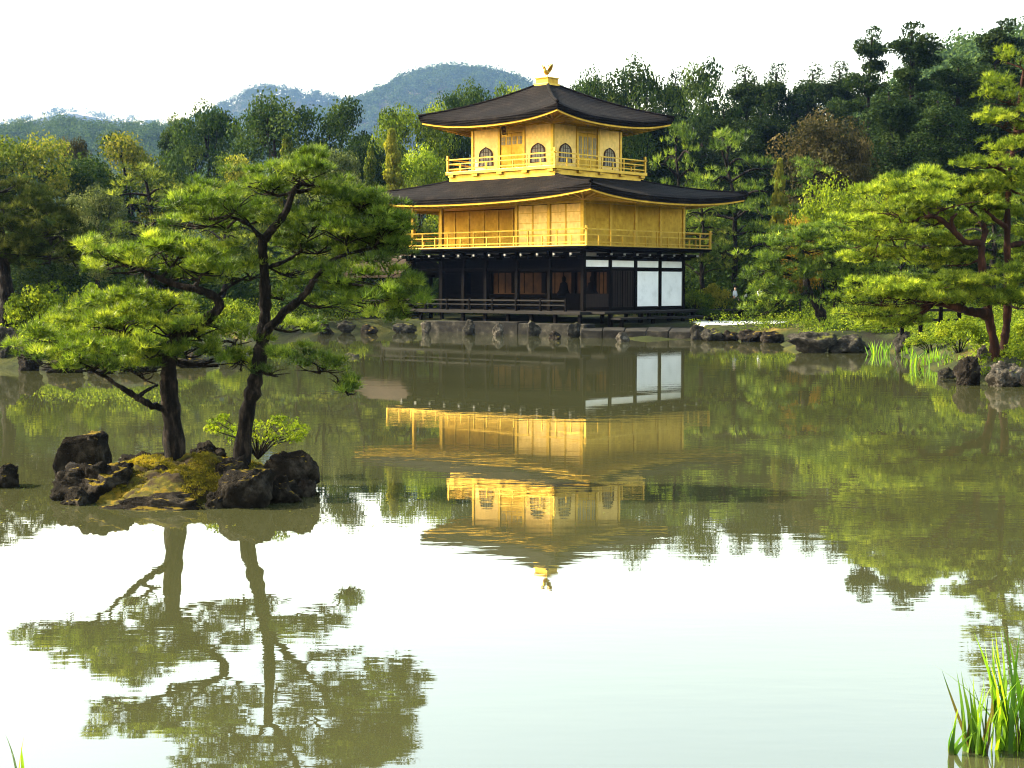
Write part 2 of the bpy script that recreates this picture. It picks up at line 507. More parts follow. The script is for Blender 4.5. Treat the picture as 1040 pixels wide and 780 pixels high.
def ridge_h(i, X, Y):
    Yr, sf, sb, ch, crest = RIDGES[i]
    px = np.array([c[0] for c in crest], float)
    zz = np.array([P(c[0], c[1], Yr).z - ch for c in crest])
    H = np.interp((X / Yr) * FPX + 520, px, zz)
    s = np.where(Y < Yr, sf, sb)
    return H * np.exp(-((Y - Yr) / s) ** 2)


def ground_z(X, Y):
    X = np.asarray(X, float); Y = np.asarray(Y, float)
    d = signed_pond(X, Y)
    t = np.clip(d / 1.4, 0, 1)
    z = np.where(d > 0, 0.05 + 0.5 * t * t * (3 - 2 * t), -1.0 * np.clip(-d / 1.2, 0, 1) + 0.05)
    back = np.clip(Y - 98, 0, None)
    z = z + np.where(d > 0, np.minimum(back * 0.06, 5.0), 0)
    z = z + np.where(d > 1.5, 0.10 * np.sin(X * 0.55 + 1.3) * np.sin(Y * 0.47), 0)
    z = np.where((X > 3.2) & (X < 8.6) & (Y > 60) & (Y < 71.5), np.minimum(z, .26), z)
    h = np.zeros_like(z)
    for i in range(len(RIDGES)): h = np.maximum(h, ridge_h(i, X, Y))
    return np.where(d > 0, np.maximum(z, h), z)


def gz(x, y): return float(ground_z(np.array([x]), np.array([y]))[0])


def spaced(lo, hi, step, far_lo, far_hi, g=1.032):
    a = list(np.arange(lo, hi + step * .5, step))
    s = step
    while a[-1] < far_hi: s *= g; a.append(a[-1] + s)
    s = step
    while a[0] > far_lo: s *= g; a.insert(0, a[0] - s)
    return np.array(a)


xs = spaced(-45, 45, 0.6, -3600, 3600)
ys = spaced(2, 110, 0.6, -400, 4600)
GX, GY = np.meshgrid(xs, ys)
GZ = ground_z(GX.ravel(), GY.ravel())
nx, ny = len(xs), len(ys)
idx = np.arange(nx * ny).reshape(ny, nx)
F = np.stack([idx[:-1, :-1], idx[:-1, 1:], idx[1:, 1:], idx[1:, :-1]], -1).reshape(-1, 4)
me = np_mesh('ground', np.stack([GX.ravel(), GY.ravel(), GZ], 1), F, M['ground'], smooth=True)
tag(link('ground', me), kind='structure')

wb = MB()
wb.add([(-60, -2, 0), (45, -2, 0), (45, 92, 0), (-60, 92, 0)], [(0, 1, 2, 3)])
tag(wb.build('pond_water', M['water']), kind='structure')

# ---------------------------------------------------------------- foliage makers (numpy)
def rand_dirs(rng, n):
    v = rng.normal(size=(n, 3))
    return v / np.linalg.norm(v, axis=1, keepdims=True)


def unit(v): return v / (np.linalg.norm(v, axis=-1, keepdims=True) + 1e-9)


def leaf_cards(rng, C, N, size, aspect=0.55, tint=None):
    """One kite-shaped leaf (two triangles as a quad) per centre C, facing roughly along N."""
    n = len(C)
    a = unit(np.cross(N, rand_dirs(rng, n)))
    b = unit(np.cross(N, a))
    s = (size * rng.uniform(0.6, 1.35, n))[:, None]
    V = np.stack([C - a * s * .5, C + b * s * aspect * .5 + N * s * .08, C + a * s * .5, C - b * s * aspect * .5 + N * s * .08], 1).reshape(-1, 3)
    F = np.arange(n * 4).reshape(-1, 4)
    T = np.repeat(rng.uniform(0, 1, n) if tint is None else tint, 4)
    return V, F, T


def tuft_needles(rng, C, D, L, w, k, tint):
    """k thin needles fanning from each tuft centre C about its axis D."""
    n = len(C)
    Cc = np.repeat(C, k, 0)
    d = unit(np.repeat(D, k, 0) + rng.normal(size=(n * k, 3)) * 0.55)
    s = unit(np.cross(d, rand_dirs(rng, n * k)))
    ln = (L * rng.uniform(0.65, 1.15, n * k))[:, None]
    V = np.stack([Cc - s * w * .5, Cc + s * w * .5, Cc + d * ln], 1).reshape(-1, 3)
    F = np.arange(n * k * 3).reshape(-1, 3)
    return V, F, np.repeat(np.repeat(tint, k), 3)


def pad_mesh(rng, pad, sub_r, tufts, L, w, k, fill=1.5):
    """A flat cloud of pine: domed clusters of needle tufts over an ellipsoid (cx, cy, cz, rx, ry, rz)."""
    cx, cy, cz, rx, ry, rz = pad
    ns = max(4, int(fill * rx * ry / sub_r ** 2))
    ns0 = ns
    r = np.sqrt(rng.uniform(0, 1, ns)); th = rng.uniform(0, 2 * np.pi, ns)
    f_ = rng.uniform(2.2, 4.2, 4); o_ = rng.uniform(0, 6.3, 4)
    gap = np.sin(r * np.cos(th) * f_[0] + o_[0]) + np.sin(r * np.sin(th) * f_[1] + o_[1]) + .8 * np.sin((np.cos(th) + np.sin(th)) * r * f_[2] * 1.6 + o_[2])
    kp = gap > -1.2
    r, th = r[kp], th[kp]; ns = len(r)
    edge = 1 + 0.22 * np.sin(th * 3 + rng.uniform(0, 6)) + 0.12 * np.sin(th * 7 + rng.uniform(0, 6))
    sx, sy = r * np.cos(th) * edge, r * np.sin(th) * edge
    up = np.sqrt(np.clip(1 - r * r, 0, 1))
    sz = up * rng.uniform(-0.7, 1.0, ns) + .45 * np.sin(sx * 2.6 + o_[3]) * up
    SC = np.stack([cx + sx * rx, cy + sy * ry, cz + sz * rz], 1)
    SR = sub_r * rng.uniform(0.6, 1.25, ns)
    st = np.clip(rng.normal(0.42, 0.22, ns), 0, 1)
    n = ns * tufts
    d = rand_dirs(rng, n)
    d[:, 2] = np.abs(d[:, 2]) * 0.9 - 0.15
    rr = rng.uniform(0.35, 1.0, n) ** 0.6
    Rr = np.repeat(SR, tufts)
    C = np.repeat(SC, tufts, 0) + d * (Rr * rr)[:, None] * np.array([1, 1, 0.6])
    D = unit(d * 0.8 + np.array([0, 0, 0.75]))
    t = np.clip(np.repeat(st, tufts) + rng.normal(0, 0.16, n), 0, 1)
    return tuft_needles(rng, C, D, L, w, k, t)


def join(parts):
    V, F, T, b = [], [], [], 0
    for v, f, t in parts:
        V.append(v); F.append(f + b); T.append(t); b += len(v)
    return np.concatenate(V), np.concatenate(F), np.concatenate(T)


def clump_cards(rng, C, Rc, per, size, aspect=0.6, flat=0.8, out=0.8):
    """Leaf clumps: per leaves on a rough shell about each clump centre."""
    n = len(C) * per
    d = rand_dirs(rng, n)
    d[:, 2] = d[:, 2] * 0.75 + 0.25
    d = unit(d)
    rr = rng.uniform(0.25, 1.0, n) ** 0.45
    Rr = np.repeat(Rc, per)
    X = np.repeat(C, per, 0) + d * (Rr * rr)[:, None] * np.array([1, 1, flat])
    N = unit(d * out + rand_dirs(rng, n) * 0.75)
    ct = np.clip(rng.normal(0.45, 0.17, len(C)), 0, 1)
    t = np.clip(np.repeat(ct, per) + rng.normal(0, 0.17, n), 0, 1)
    return leaf_cards(rng, X, N, size, aspect, t)


# ---------------------------------------------------------------- wooded hills far behind (one mass of trees each)
def wooded(i, n, crown, per, x0, x1, name, label, seed, leaf=.17):
    rng = np.random.default_rng(seed)
    Yr, sf, sb, ch, crest = RIDGES[i]
    Y = Yr + rng.uniform(-sf * 1.15, sb * 0.25, n)
    X = (rng.uniform(x0, x1, n) - 520) / FPX * Y
    Z = ground_z(X, Y)
    s = rng.uniform(0.65, 1.25, n)
    C = []; Rr = []
    for k in range(4):
        o = rand_dirs(rng, n) * np.array([0.42, 0.42, 0.35]) * crown * s[:, None]
        C.append(np.stack([X, Y, Z + crown * (0.55 + 0.18 * (k == 0)) * s], 1) + o); Rr.append(crown * 0.42 * s)
    V, F, T = clump_cards(rng, np.concatenate(C), np.concatenate(Rr), per, crown * leaf, 0.8, 0.9)
    o = link(name, np_mesh(name, V, F, M['wood'], T))
    tag(o, label, 'forest', kind='stuff')


wooded(0, 4200, 15.0, 18, 180, 700, 'hill_forest', 'wooded far mountain rising behind the pavilion roof', 11)
wooded(1, 2400, 17.0, 12, 150, 520, 'hill_forest', 'bluish wooded ridge beyond the tall trees', 12)
wooded(2, 1200, 17.0, 10, -60, 300, 'hill_forest', 'faint blue farthest ridge on the skyline', 13)
wooded(3, 4600, 9.0, 28, -330, 460, 'hill_forest', 'hazy low wooded ridge behind the golden tipped trees', 14, .13)
wooded(4, 1500, 6.0, 90, 760, 1110, 'hill_forest', 'green wooded slope behind the tall dark firs', 15, .10)

# ---------------------------------------------------------------- haze
hz_me = MB().box(-2300, 2300, -120, 4300, -3.0, 640)
m, nt, b = new_mat('thin_haze')
nt.nodes.remove(b)
pv = nd(nt, 'ShaderNodeVolumePrincipled')
pv.inputs['Color'].default_value = (0.27, 0.48, 1.0, 1)
pv.inputs['Density'].default_value = 0.00006
pv.inputs['Anisotropy'].default_value = 0.2
nt.links.new(pv.outputs[0], nt.nodes['Material Output'].inputs['Volume'])
tag(hz_me.build('haze', m), kind='stuff')


# ---------------------------------------------------------------- the golden pavilion
# local frame: origin at the near ground-floor corner, x along the east front, y along the south front
TH = R(48)
LX, LY = 8.3, 11.8
PAV = thing('golden_pavilion', 'three-storey pavilion with gilded upper floors and dark thatched roofs on the far shore', 'pavilion', (3.456, 72.0, 0), TH)
CX, CY = LX / 2, LY / 2
pav_mb = lambda: MB()
YB = [0, 2.15, 4.3, 6.45, 8.05, 9.65, LY]
XB = [0, 2.075, 4.15, 6.225, LX]
OV = 1.1


def bx(name, mat, x0, x1, y0, y1, z0, z1, parent=None, bevel=0.012):
    return MB().box(x0, x1, y0, y1, z0, z1).build(name, M[mat], parent or PAV, bevel=bevel)


# ground floor: deck, dark frame, open verandah to the south and west
bx('verandah_floor', 'deckwood', -1.3, LX + 0.9, -0.9, LY + 1.2, 0.95, 1.10)
for y in np.arange(-0.7, LY + 1.1, 1.55): bx('floor_post', 'blackwood', -1.15, -1.0, y - .08, y + .08, 0.1, 0.95)
for x in np.arange(0.6, LX + 0.8, 1.9): bx('floor_post', 'blackwood', x - .08, x + .08, -0.8, -0.65, 0.1, 0.95)
rail = MB()
for z, h in ((1.62, .07), (1.40, .05)): rail.box(-1.24, -1.17, 0.1, LY + 1.1, z - h / 2, z + h / 2)
rl = rail.build('verandah_railing', M['deckwood'], PAV)
for y in np.linspace(0.1, LY + 1.05, 9): bx('rail_post', 'blackwood', -1.26, -1.15, y - .05, y + .05, 1.10, 1.72, rl)
# side deck and step along the east front
bx('side_deck', 'deckwood', -0.5, LX + 3.6, -1.75, -0.92, 0.98, 1.09)
for x in (0.2, 2.6, 5.0, 7.4, 9.6, 11.5): bx('deck_leg', 'blackwood', x - .09, x + .09, -1.62, -1.44, 0.1, 0.98)
bx('deck_step', 'deckwood', -0.3, LX - 0.4, -2.55, -1.95, 0.72, 0.82)
for x in (0.0, 2.5, 5.0, 7.5): bx('step_leg', 'blackwood', x - .08, x + .08, -2.45, -2.3, 0.1, 0.72)
# frame posts
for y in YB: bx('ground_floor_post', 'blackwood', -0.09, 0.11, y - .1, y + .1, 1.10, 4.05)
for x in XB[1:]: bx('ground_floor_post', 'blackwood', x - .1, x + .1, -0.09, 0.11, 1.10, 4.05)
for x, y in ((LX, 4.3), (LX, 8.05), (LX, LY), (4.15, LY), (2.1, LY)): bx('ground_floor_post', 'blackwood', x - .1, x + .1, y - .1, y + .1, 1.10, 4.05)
# beams
for z0, z1, d in ((3.62, 3.76, .06), (3.10, 3.24, .05)):
    bx('beam', 'blackwood', -d, d + .02, 0.11, LY - .1, z0, z1)
    bx('beam', 'blackwood', 0.11, LX - .1, -d, d + .02, z0, z1)
bx('sill_beam', 'blackwood', 2.2, LX - .1, -.055, .06, 1.10, 1.26)
# east front: open end bay, plank door, two white plaster bays, white transoms
for i in range(4):
    t = bx('transom_panel', 'plaster', XB[i] + .13, XB[i + 1] - .13, -0.035, 0.03, 3.27, 3.6)
for i in (2, 3):
    w_ = bx('plaster_wall', 'plaster', XB[i] + .13, XB[i + 1] - .13, -0.03, 0.03, 1.29, 3.07)
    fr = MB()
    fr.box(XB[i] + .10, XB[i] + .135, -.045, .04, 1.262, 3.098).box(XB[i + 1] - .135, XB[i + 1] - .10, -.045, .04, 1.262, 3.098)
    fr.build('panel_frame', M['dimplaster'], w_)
dr = MB()
for k in range(2): dr.box(XB[1] + .12 + k * .92, XB[1] + .98 + k * .92, -0.03 - .02 * k, 0.03 - .02 * k, 1.27, 3.09)
door = dr.build('plank_door', M['doorwood'], PAV, bevel=.01)
bt = MB()
for k in range(9): bt.box(XB[1] + .16 + k * .205, XB[1] + .19 + k * .205, -0.072, -.051, 1.3, 3.06)
bt.build('door_batten', M['blackwood'], door)
bx('low_wall', 'doorwood', .11, XB[1] - .1, -.03, .03, 1.28, 1.95)
# inner wall of the verandah with gilded screens, the hall's darkness put into their colour
bx('inner_wall', 'blackwood', 2.05, 2.15, 0.03, 4.2, 1.10, 1.95)
bx('inner_wall', 'blackwood', 2.05, 2.15, 0.03, LY - .1, 3.02, 4.05)
bx('inner_wall', 'blackwood', 2.06, 2.16, 4.2, LY - .1, 1.10, 1.9)
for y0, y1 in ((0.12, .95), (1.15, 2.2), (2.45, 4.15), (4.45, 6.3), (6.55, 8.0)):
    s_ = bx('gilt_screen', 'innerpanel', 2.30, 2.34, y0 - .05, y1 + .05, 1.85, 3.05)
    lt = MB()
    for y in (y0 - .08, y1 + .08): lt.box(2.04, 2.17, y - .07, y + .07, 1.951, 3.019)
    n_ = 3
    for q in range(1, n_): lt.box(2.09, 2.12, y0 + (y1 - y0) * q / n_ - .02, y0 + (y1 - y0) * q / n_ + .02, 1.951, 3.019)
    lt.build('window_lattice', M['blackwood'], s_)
for y0, y1 in ((8.2, 9.5), (9.8, 11.6)): bx('closed_shutter', 'blackwood', 2.05, 2.12, y0, y1, 1.91, 3.01)
for px_, pz_ in ((2.22, 1.25), (2.24, 3.1)):      # seated images kept in the hall, seen as dark shapes
    fig = MB()
    prof = [(0, .34), (.18, .36), (.32, .26), (.5, .23), (.66, .2), (.74, .07), (.80, .10), (.9, .115), (1.0, .08), (1.05, .02)]
    fig.tube([(px_, pz_, 1.80 + a) for a, _ in prof], [r_ for _, r_ in prof], 12)
    fig.build('seated_statue', M['blackwood'], PAV, smooth=True)
# rear, north and west walls
bx('rear_wall', 'blackwood', LX - .06, LX + .04, 0.1, LY - .1, 1.10, 4.05)
bx('rear_wall', 'blackwood', 2.2, LX - .1, LY - .06, LY + .04, 1.10, 4.05)
bx('verandah_ceiling', 'doorwood', 0.1, LX - .1, 0.1, LY - .1, 4.055, 4.075)
# bracket zone under the gilded floor
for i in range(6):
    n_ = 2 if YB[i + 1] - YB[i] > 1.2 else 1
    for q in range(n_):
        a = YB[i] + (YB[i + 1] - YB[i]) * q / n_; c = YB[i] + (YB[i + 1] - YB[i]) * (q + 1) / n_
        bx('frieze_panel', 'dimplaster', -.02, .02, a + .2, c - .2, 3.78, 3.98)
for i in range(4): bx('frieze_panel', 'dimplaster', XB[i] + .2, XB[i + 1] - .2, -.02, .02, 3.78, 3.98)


def bracket(x, y, dx, dy):
    b_ = MB()
    for k, (ln, z) in enumerate(((.45, 3.72), (.85, 3.88))):
        b_.beam((x, y, z), (x + dx * ln, y + dy * ln, z), .13, .12)
    b_.beam((x + dx * .42 - dy * .35, y + dy * .42 - dx * .35, 3.83), (x + dx * .42 + dy * .35, y + dy * .42 + dx * .35, 3.83), .12, .10)
    o = b_.build('bracket', M['blackwood'], PAV)
    MB().box(x + dx * .86 - .055, x + dx * .86 + .055, y + dy * .86 - .055, y + dy * .86 + .055, 3.83, 3.93).build('bracket_tip', M['dimplaster'], o)


for y in np.linspace(0, LY, 12): bracket(-.05, y, -1, 0)
for x in np.linspace(0, LX, 9)[1:]: bracket(x, -.05, 0, -1)
for x in np.linspace(0, LX, 5): bracket(x, LY + .05, 0, 1)

# first gilded storey
bx('balcony_joists', 'blackwood', -OV + .1, LX + OV - .1, -OV + .1, LY + OV - .1, 4.08, 4.17)
bx('balcony_floor', 'blackwood', -OV, LX + OV, -OV, LY + OV, 4.17, 4.245)
bx('balcony_edge', 'gold_trim', -OV + .02, LX + OV - .02, -OV + .02, LY + OV - .02, 4.247, 4.30)
Z2, Z2T = 4.30, 6.62
for y in (0, 2.15, 4.3, 9.65, LY): bx('gilt_post', 'gold_trim', -.09, .09, y - .09, y + .09, Z2, Z2T)
for x in XB[1:]: bx('gilt_post', 'gold_trim', x - .09, x + .09, -.09, .09, Z2, Z2T)
for x, y in ((LX, LY), (2.1, LY), (4.15, LY), (6.2, LY)): bx('gilt_post', 'gold_trim', x - .09, x + .09, y - .09, y + .09, Z2, Z2T)
for i in range(4):
    p_ = bx('wall_panel', 'gold', XB[i] + .09, XB[i + 1] - .09, -.03, .03, Z2, 6.36)
    MB().box(XB[i] + .1, XB[i + 1] - .1, -.05, -.03, Z2 + .0, Z2 + .10).build('panel_sill', M['gold_trim'], p_)
for i in range(2):
    a, c = YB[i] + .09, YB[i + 1] - .09
    for q in range(2):
        y0 = a + (c - a) * q / 2; y1 = a + (c - a) * (q + 1) / 2
        sh = bx('shutter', 'gold_lit', -.03, .03, y0 + .012, y1 - .012, Z2 + .02, 6.34)
        bb = MB()
        for y in (y0 + .03, y1 - .03): bb.box(-.048, -.03, y - .022, y + .022, Z2 + .03, 6.33)
        for z in (4.9, 5.45, 5.95): bb.box(-.044, -.03, y0 + .06, y1 - .06, z - .014, z + .014)
        bb.build('shutter_frame', M['gold_trim'], sh)
for y0, y1 in ((4.4, 5.4), (5.4, 6.45), (6.45, 7.5), (7.5, 8.55), (8.55, 9.65), (9.65, 10.7), (10.7, 11.71)):
    sh = bx('recessed_screen', 'gold', 2.07, 2.13, y0 + .03, y1 - .03, Z2 + .02, 6.34)
    MB().box(2.03, 2.07, y1 - .05, y1 + .03, Z2 + .02, 6.34).build('screen_frame', M['gold_trim'], sh)
bx('recess_side_wall', 'gold', .09, 2.07, 4.27, 4.33, Z2, 6.36)
bx('recess_ceiling', 'gold', .09, 2.05, 4.35, LY - .09, 6.38, 6.42)
bx('rear_wall', 'gold', LX - .03, LX + .03, .09, LY - .09, Z2, 6.5)
bx('rear_wall', 'gold', 2.19, LX - .09, LY - .03, LY + .03, Z2, 6.5)
for z0, z1, d in ((6.37, 6.62, .07),):
    bx('eave_beam', 'gold_trim', -d, d, .1, LY - .1, z0, z1)
    bx('eave_beam', 'gold_trim', .1, LX - .1, -d, d, z0, z1)
    bx('eave_beam', 'gold_trim', .1, LX - .1, LY - d, LY + d, z0, z1)
bx('gallery_floor', 'gold', -OV + .1, 2.05, .0, LY, 4.302, 4.312)


def railing(name, x0, x1, y0, y1, z0, ztop, step, tall=.12, mat='gold_trim', sides='SENW', rw=.05):
    r_ = MB()
    zs = [ztop - .02, z0 + (ztop - z0) * .62, z0 + .14]
    sd = {'S': ((x0, y0), (x0, y1)), 'E': ((x0, y0), (x1, y0)), 'N': ((x1, y0), (x1, y1)), 'W': ((x0, y1), (x1, y1))}
    for k in sides:
        (a, b_), (c, d_) = sd[k]
        for j, z in enumerate(zs):
            ext = .12 if j == 0 else 0
            ux, uy = (1, 0) if d_ == b_ else (0, 1)
            off = {'S': 0, 'N': 0, 'E': .004, 'W': .004}[k]
            r_.beam((a - ux * ext, b_ - uy * ext, z + off), (c + ux * ext, d_ + uy * ext, z + off), rw, rw if j else rw * 1.2)
    o = r_.build(name, M[mat], PAV)
    done = set()
    for k in sides:
        (a, b_), (c, d_) = sd[k]
        n_ = max(2, int(round(max(c - a, d_ - b_) / step)))
        for i in range(n_ + 1):
            x, y = a + (c - a) * i / n_, b_ + (d_ - b_) * i / n_
            if (round(x, 2), round(y, 2)) in done: continue
            done.add((round(x, 2), round(y, 2)))
            corner = i in (0, n_)
            h = ztop + (tall if corner else 0) if (i % 2 == 0 or corner) else zs[1]
            q = .05 if corner else .03
            p_ = MB().box(x - q, x + q, y - q, y + q, z0, h).build('rail_post', M[mat], o)
    return o


railing('balcony_railing', -OV + .08, LX + OV - .08, -OV + .08, LY + OV - .08, 4.30, 5.08, 0.95, .14)


def curved_roof(hx, hy, ix, iy, ze, zt, lift, thick, sag, nu=40, nt_=16, flare=.16):
    """Thatched hip roof with swept-up corners: half sizes at the eave and at the top. Returns surface function and the eave loop."""
    def edge(side, u):
        f = 1 + flare * 0.12 * abs(u) ** 4
        if side == 0: return (-hx * f, u * hy * f)
        if side == 1: return (u * hx * f, hy * f)
        if side == 2: return (hx * f, -u * hy * f)
        return (-u * hx * f, -hy * f)
    def inner(side, u):
        if side == 0: return (-ix, u * iy)
        if side == 1: return (u * ix, iy)
        if side == 2: return (ix, -u * iy)
        return (-u * ix, -iy)
    def zed(u, t):
        up = lift * (0.55 * abs(u) ** 3.2 + 0.45 * abs(u) ** 1.8)
        return ze + (zt - ze) * ((1 - sag) * t + sag * t * t) + up * (1 - t) ** 1.7
    return edge, inner, zed


def roof(name, hx, hy, ix, iy, ze, zt, lift, thick, sag, wallx, wally, zs, rafter_step=.42):
    """ze is the top edge of the thatch; the thick edge hangs below it and a gilded soffit runs back to the wall."""
    nu, nt_ = 44, 18
    edge, inner, zed = curved_roof(hx, hy, ix, iy, ze, zt, lift, thick, sag)
    m_ = MB()
    for s in range(4):
        vs, fs = [], []
        for j in range(nt_ + 1):
            t = j / nt_
            for i in range(nu + 1):
                u = -1 + 2 * i / nu
                (ax, ay), (bx_, by_) = edge(s, u), inner(s, u)
                # round the lip
                vs.append((CX + ax + (bx_ - ax) * t, CY + ay + (by_ - ay) * t, zed(u, t) - (0.09 if j == 0 else 0.0)))
        w_ = nu + 1
        for j in range(nt_):
            for i in range(nu):
                fs.append((j * w_ + i, (j + 1) * w_ + i, (j + 1) * w_ + i + 1, j * w_ + i + 1))
        b0 = len(vs)
        for k, (ins, dz) in enumerate(((0.0, -.09), (.03, -thick * .55), (.10, -thick))):
            for i in range(nu + 1):
                u = -1 + 2 * i / nu
                ax, ay = edge(s, u)
                q = 1 - ins / max(hx, hy)
                vs.append((CX + ax * q, CY + ay * q, zed(u, 0) + dz))
        for k in range(2):
            for i in range(nu):
                a = b0 + k * w_ + i
                fs.append((a, a + 1, a + w_ + 1, a + w_))
        m_.add(vs, fs)
    o = m_.build(name, M['thatch'], PAV, smooth=True)
    # soffit: gilded board at the edge, then ceiling boards and rafters running back to the wall
    g = MB()
    for s in range(4):
        vs, fs = [], []
        rows = [(.14, -thick + .015), (.14, -thick - .085), (.30, -thick - .11), (.30, -thick - .02)]
        for ins, dz in rows:
            for i in range(nu + 1):
                u = -1 + 2 * i / nu
                ax, ay = edge(s, u); q = 1 - ins / max(hx, hy)
                vs.append((CX + ax * q, CY + ay * q, zed(u, 0) + dz))
        wx, wy = {0: (-wallx, None), 1: (None, wally), 2: (wallx, None), 3: (None, -wally)}[s]
        for i in range(nu + 1):
            u = -1 + 2 * i / nu
            uu = u if s in (0, 1) else -u
            vs.append((CX + (wx if wx is not None else uu * wallx), CY + (wy if wy is not None else uu * wally), zs))
        w_ = nu + 1
        for k in range(len(rows)):
            for i in range(nu):
                a = k * w_ + i
                fs.append((a, a + w_, a + w_ + 1, a + 1))
        g.add(vs, fs)
    so = g.build('soffit', M['gold'], o)
    rf = MB()
    for s in range(4):
        ln = 2 * (hy if s in (0, 2) else hx)
        n_ = int(ln / rafter_step)
        for i in range(1, n_):
            u = -1 + 2 * i / n_
            ax, ay = edge(s, u); q = 1 - .36 / max(hx, hy)
            e0 = Vector((CX + ax * q, CY + ay * q, zed(u, 0) - thick - .10))
            if s in (0, 2):
                uu = max(-wally, min(wally, ay)); wpt = Vector((CX + math.copysign(wallx, ax), CY + (ay if abs(ay) < wally else uu), zs - .06))
            else:
                uu = max(-wallx, min(wallx, ax)); wpt = Vector((CX + (ax if abs(ax) < wallx else uu), CY + math.copysign(wally, ay), zs - .06))
            rf.beam(wpt, e0, .07, .09)
    rf.build('rafter', M['gold_trim'], so)
    # hip ridges: a slightly raised roll along each hip
    for sx, sy in ((-1, -1), (-1, 1), (1, 1), (1, -1)):
        pts = []
        for j in range(13):
            t = j / 12 * .985
            s, u = (0, sy) if sx < 0 else (2, -sy)
            (ax, ay), (bx_, by_) = edge(s, u), inner(s, u)
            pts.append((CX + ax + (bx_ - ax) * t, CY + ay + (by_ - ay) * t, zed(u, t) - .02))
        MB().tube(pts, [.09] * 13, 8).build('hip_ridge', M['thatch'], o, smooth=True)
    return o


roof('lower_roof', LX / 2 + 2.28, LY / 2 + 2.28, 3.2, 3.2, 6.80, 8.02, .42, .36, .25, LX / 2 + .05, LY / 2 + .05, 6.60)

# top storey: square gilded room with balcony
T3 = 2.76
B3 = 3.80
x0, x1, y0, y1 = CX - B3, CX + B3, CY - B3, CY + B3
bx('balcony_base', 'gold_trim', x0 + .14, x1 - .14, y0 + .14, y1 - .14, 7.80, 8.16)
bx('balcony_floor', 'gold_trim', x0, x1, y0, y1, 8.16, 8.32)
for k in range(5):
    q = y0 + .35 + (y1 - y0 - .7) * k / 4
    for a, b_ in ((x0 + .02, q), (x1 - .24, q)): bx('floor_bracket', 'gold', a, a + .22, b_ - .18, b_ + .18, 8.03, 8.155)
    q = x0 + .35 + (x1 - x0 - .7) * k / 4
    for a, b_ in ((q, y0 + .02),): bx('floor_bracket', 'gold', q - .18, q + .18, b_, b_ + .22, 8.03, 8.155)
railing('balcony_railing', x0 + .09, x1 - .09, y0 + .09, y1 - .09, 8.32, 8.98, 0.92, .2)
Z3, Z3T = 8.32, 10.78
X3 = [CX - T3, CX - .86, CX + .86, CX + T3]
Y3 = [CY - T3, CY - .86, CY + .86, CY + T3]
for y in Y3:
    for x in (X3[0], X3[3]): bx('gilt_post', 'gold_trim', x - .08, x + .08, y - .08, y + .08, Z3, Z3T)
for x in X3[1:3]:
    for y in (Y3[0], Y3[3]): bx('gilt_post', 'gold_trim', x - .08, x + .08, y - .08, y + .08, Z3, Z3T)


def arch_outline(w, h, n=14):
    """Bell-shaped window outline: straight jambs, ogee top."""
    pts = [(-w * 1.06, 0), (-w * .97, h * .3), (-w * .95, h * .58)]
    for i in range(1, n):
        a = i / n * math.pi / 2
        pts.append((-w * .95 * math.cos(a), h * .58 + h * .37 * math.sin(a) + h * .05 * (i / n) ** 8))
    top = [(0, h)]
    return pts + top + [(-a, b_) for a, b_ in reversed(pts)]


def bell_window(cx_, cy_, face):
    """Wall bay with a bell window. face 'S' on the x = const wall, 'E' on the y = const wall."""
    def tr(a, z, d): return (cx_ - d, cy_ + a, z) if face in 'SN' and face == 'S' else ((cx_ + d, cy_ + a, z) if face == 'N' else ((cx_ + a, cy_ - d, z) if face == 'E' else (cx_ + a, cy_ + d, z)))
    ol = arch_outline(.42, .93)
    f_ = MB()
    n = len(ol)
    big = [(a * 1.2, z * 1.07 - .02) for a, z in ol]
    zb = Z3 + .30
    vs = [tr(a, zb + z, .04) for a, z in ol] + [tr(a, zb + z, .075) for a, z in ol] + [tr(a, zb + z, .075) for a, z in big] + [tr(a, zb + z, .0) for a, z in big]
    fs = []
    for r_ in range(3):
        for i in range(n):
            j = (i + 1) % n
            fs.append((r_ * n + i, r_ * n + j, (r_ + 1) * n + j, (r_ + 1) * n + i))
    f_.add(vs, fs)
    win = f_.build('bell_window', M['plaque'], PAV)
    p_ = MB().add([tr(a, zb + z, .042) for a, z in ol], [tuple(range(n))])
    p_.build('paper_pane', M['windowpaper'], win)
    l_ = MB()
    for a in (-.18, 0, .18): l_.beam(tr(a, zb, .052), tr(a, zb + (.92 if a == 0 else .84), .052), .022, .016)
    for z in (.24, .48, .70): l_.beam(tr(-.36 if z < .6 else -.32, zb + z, .056), tr(.36 if z < .6 else .32, zb + z, .056), .016, .022)
    l_.build('lattice', M['plaque'], win)


for i in (0, 2):
    ym = (Y3[i] + Y3[i + 1]) / 2; xm = (X3[i] + X3[i + 1]) / 2
    for x in (X3[0], X3[3]): bx('wall_panel', 'gold_lit', x - .03, x + .03, Y3[i] + .08, Y3[i + 1] - .08, Z3, 10.5)
    for y in (Y3[0], Y3[3]): bx('wall_panel', 'gold_lit', X3[i] + .08, X3[i + 1] - .08, y - .03, y + .03, Z3, 10.5)
    bell_window(X3[0], ym, 'S'); bell_window(xm, Y3[0], 'E')
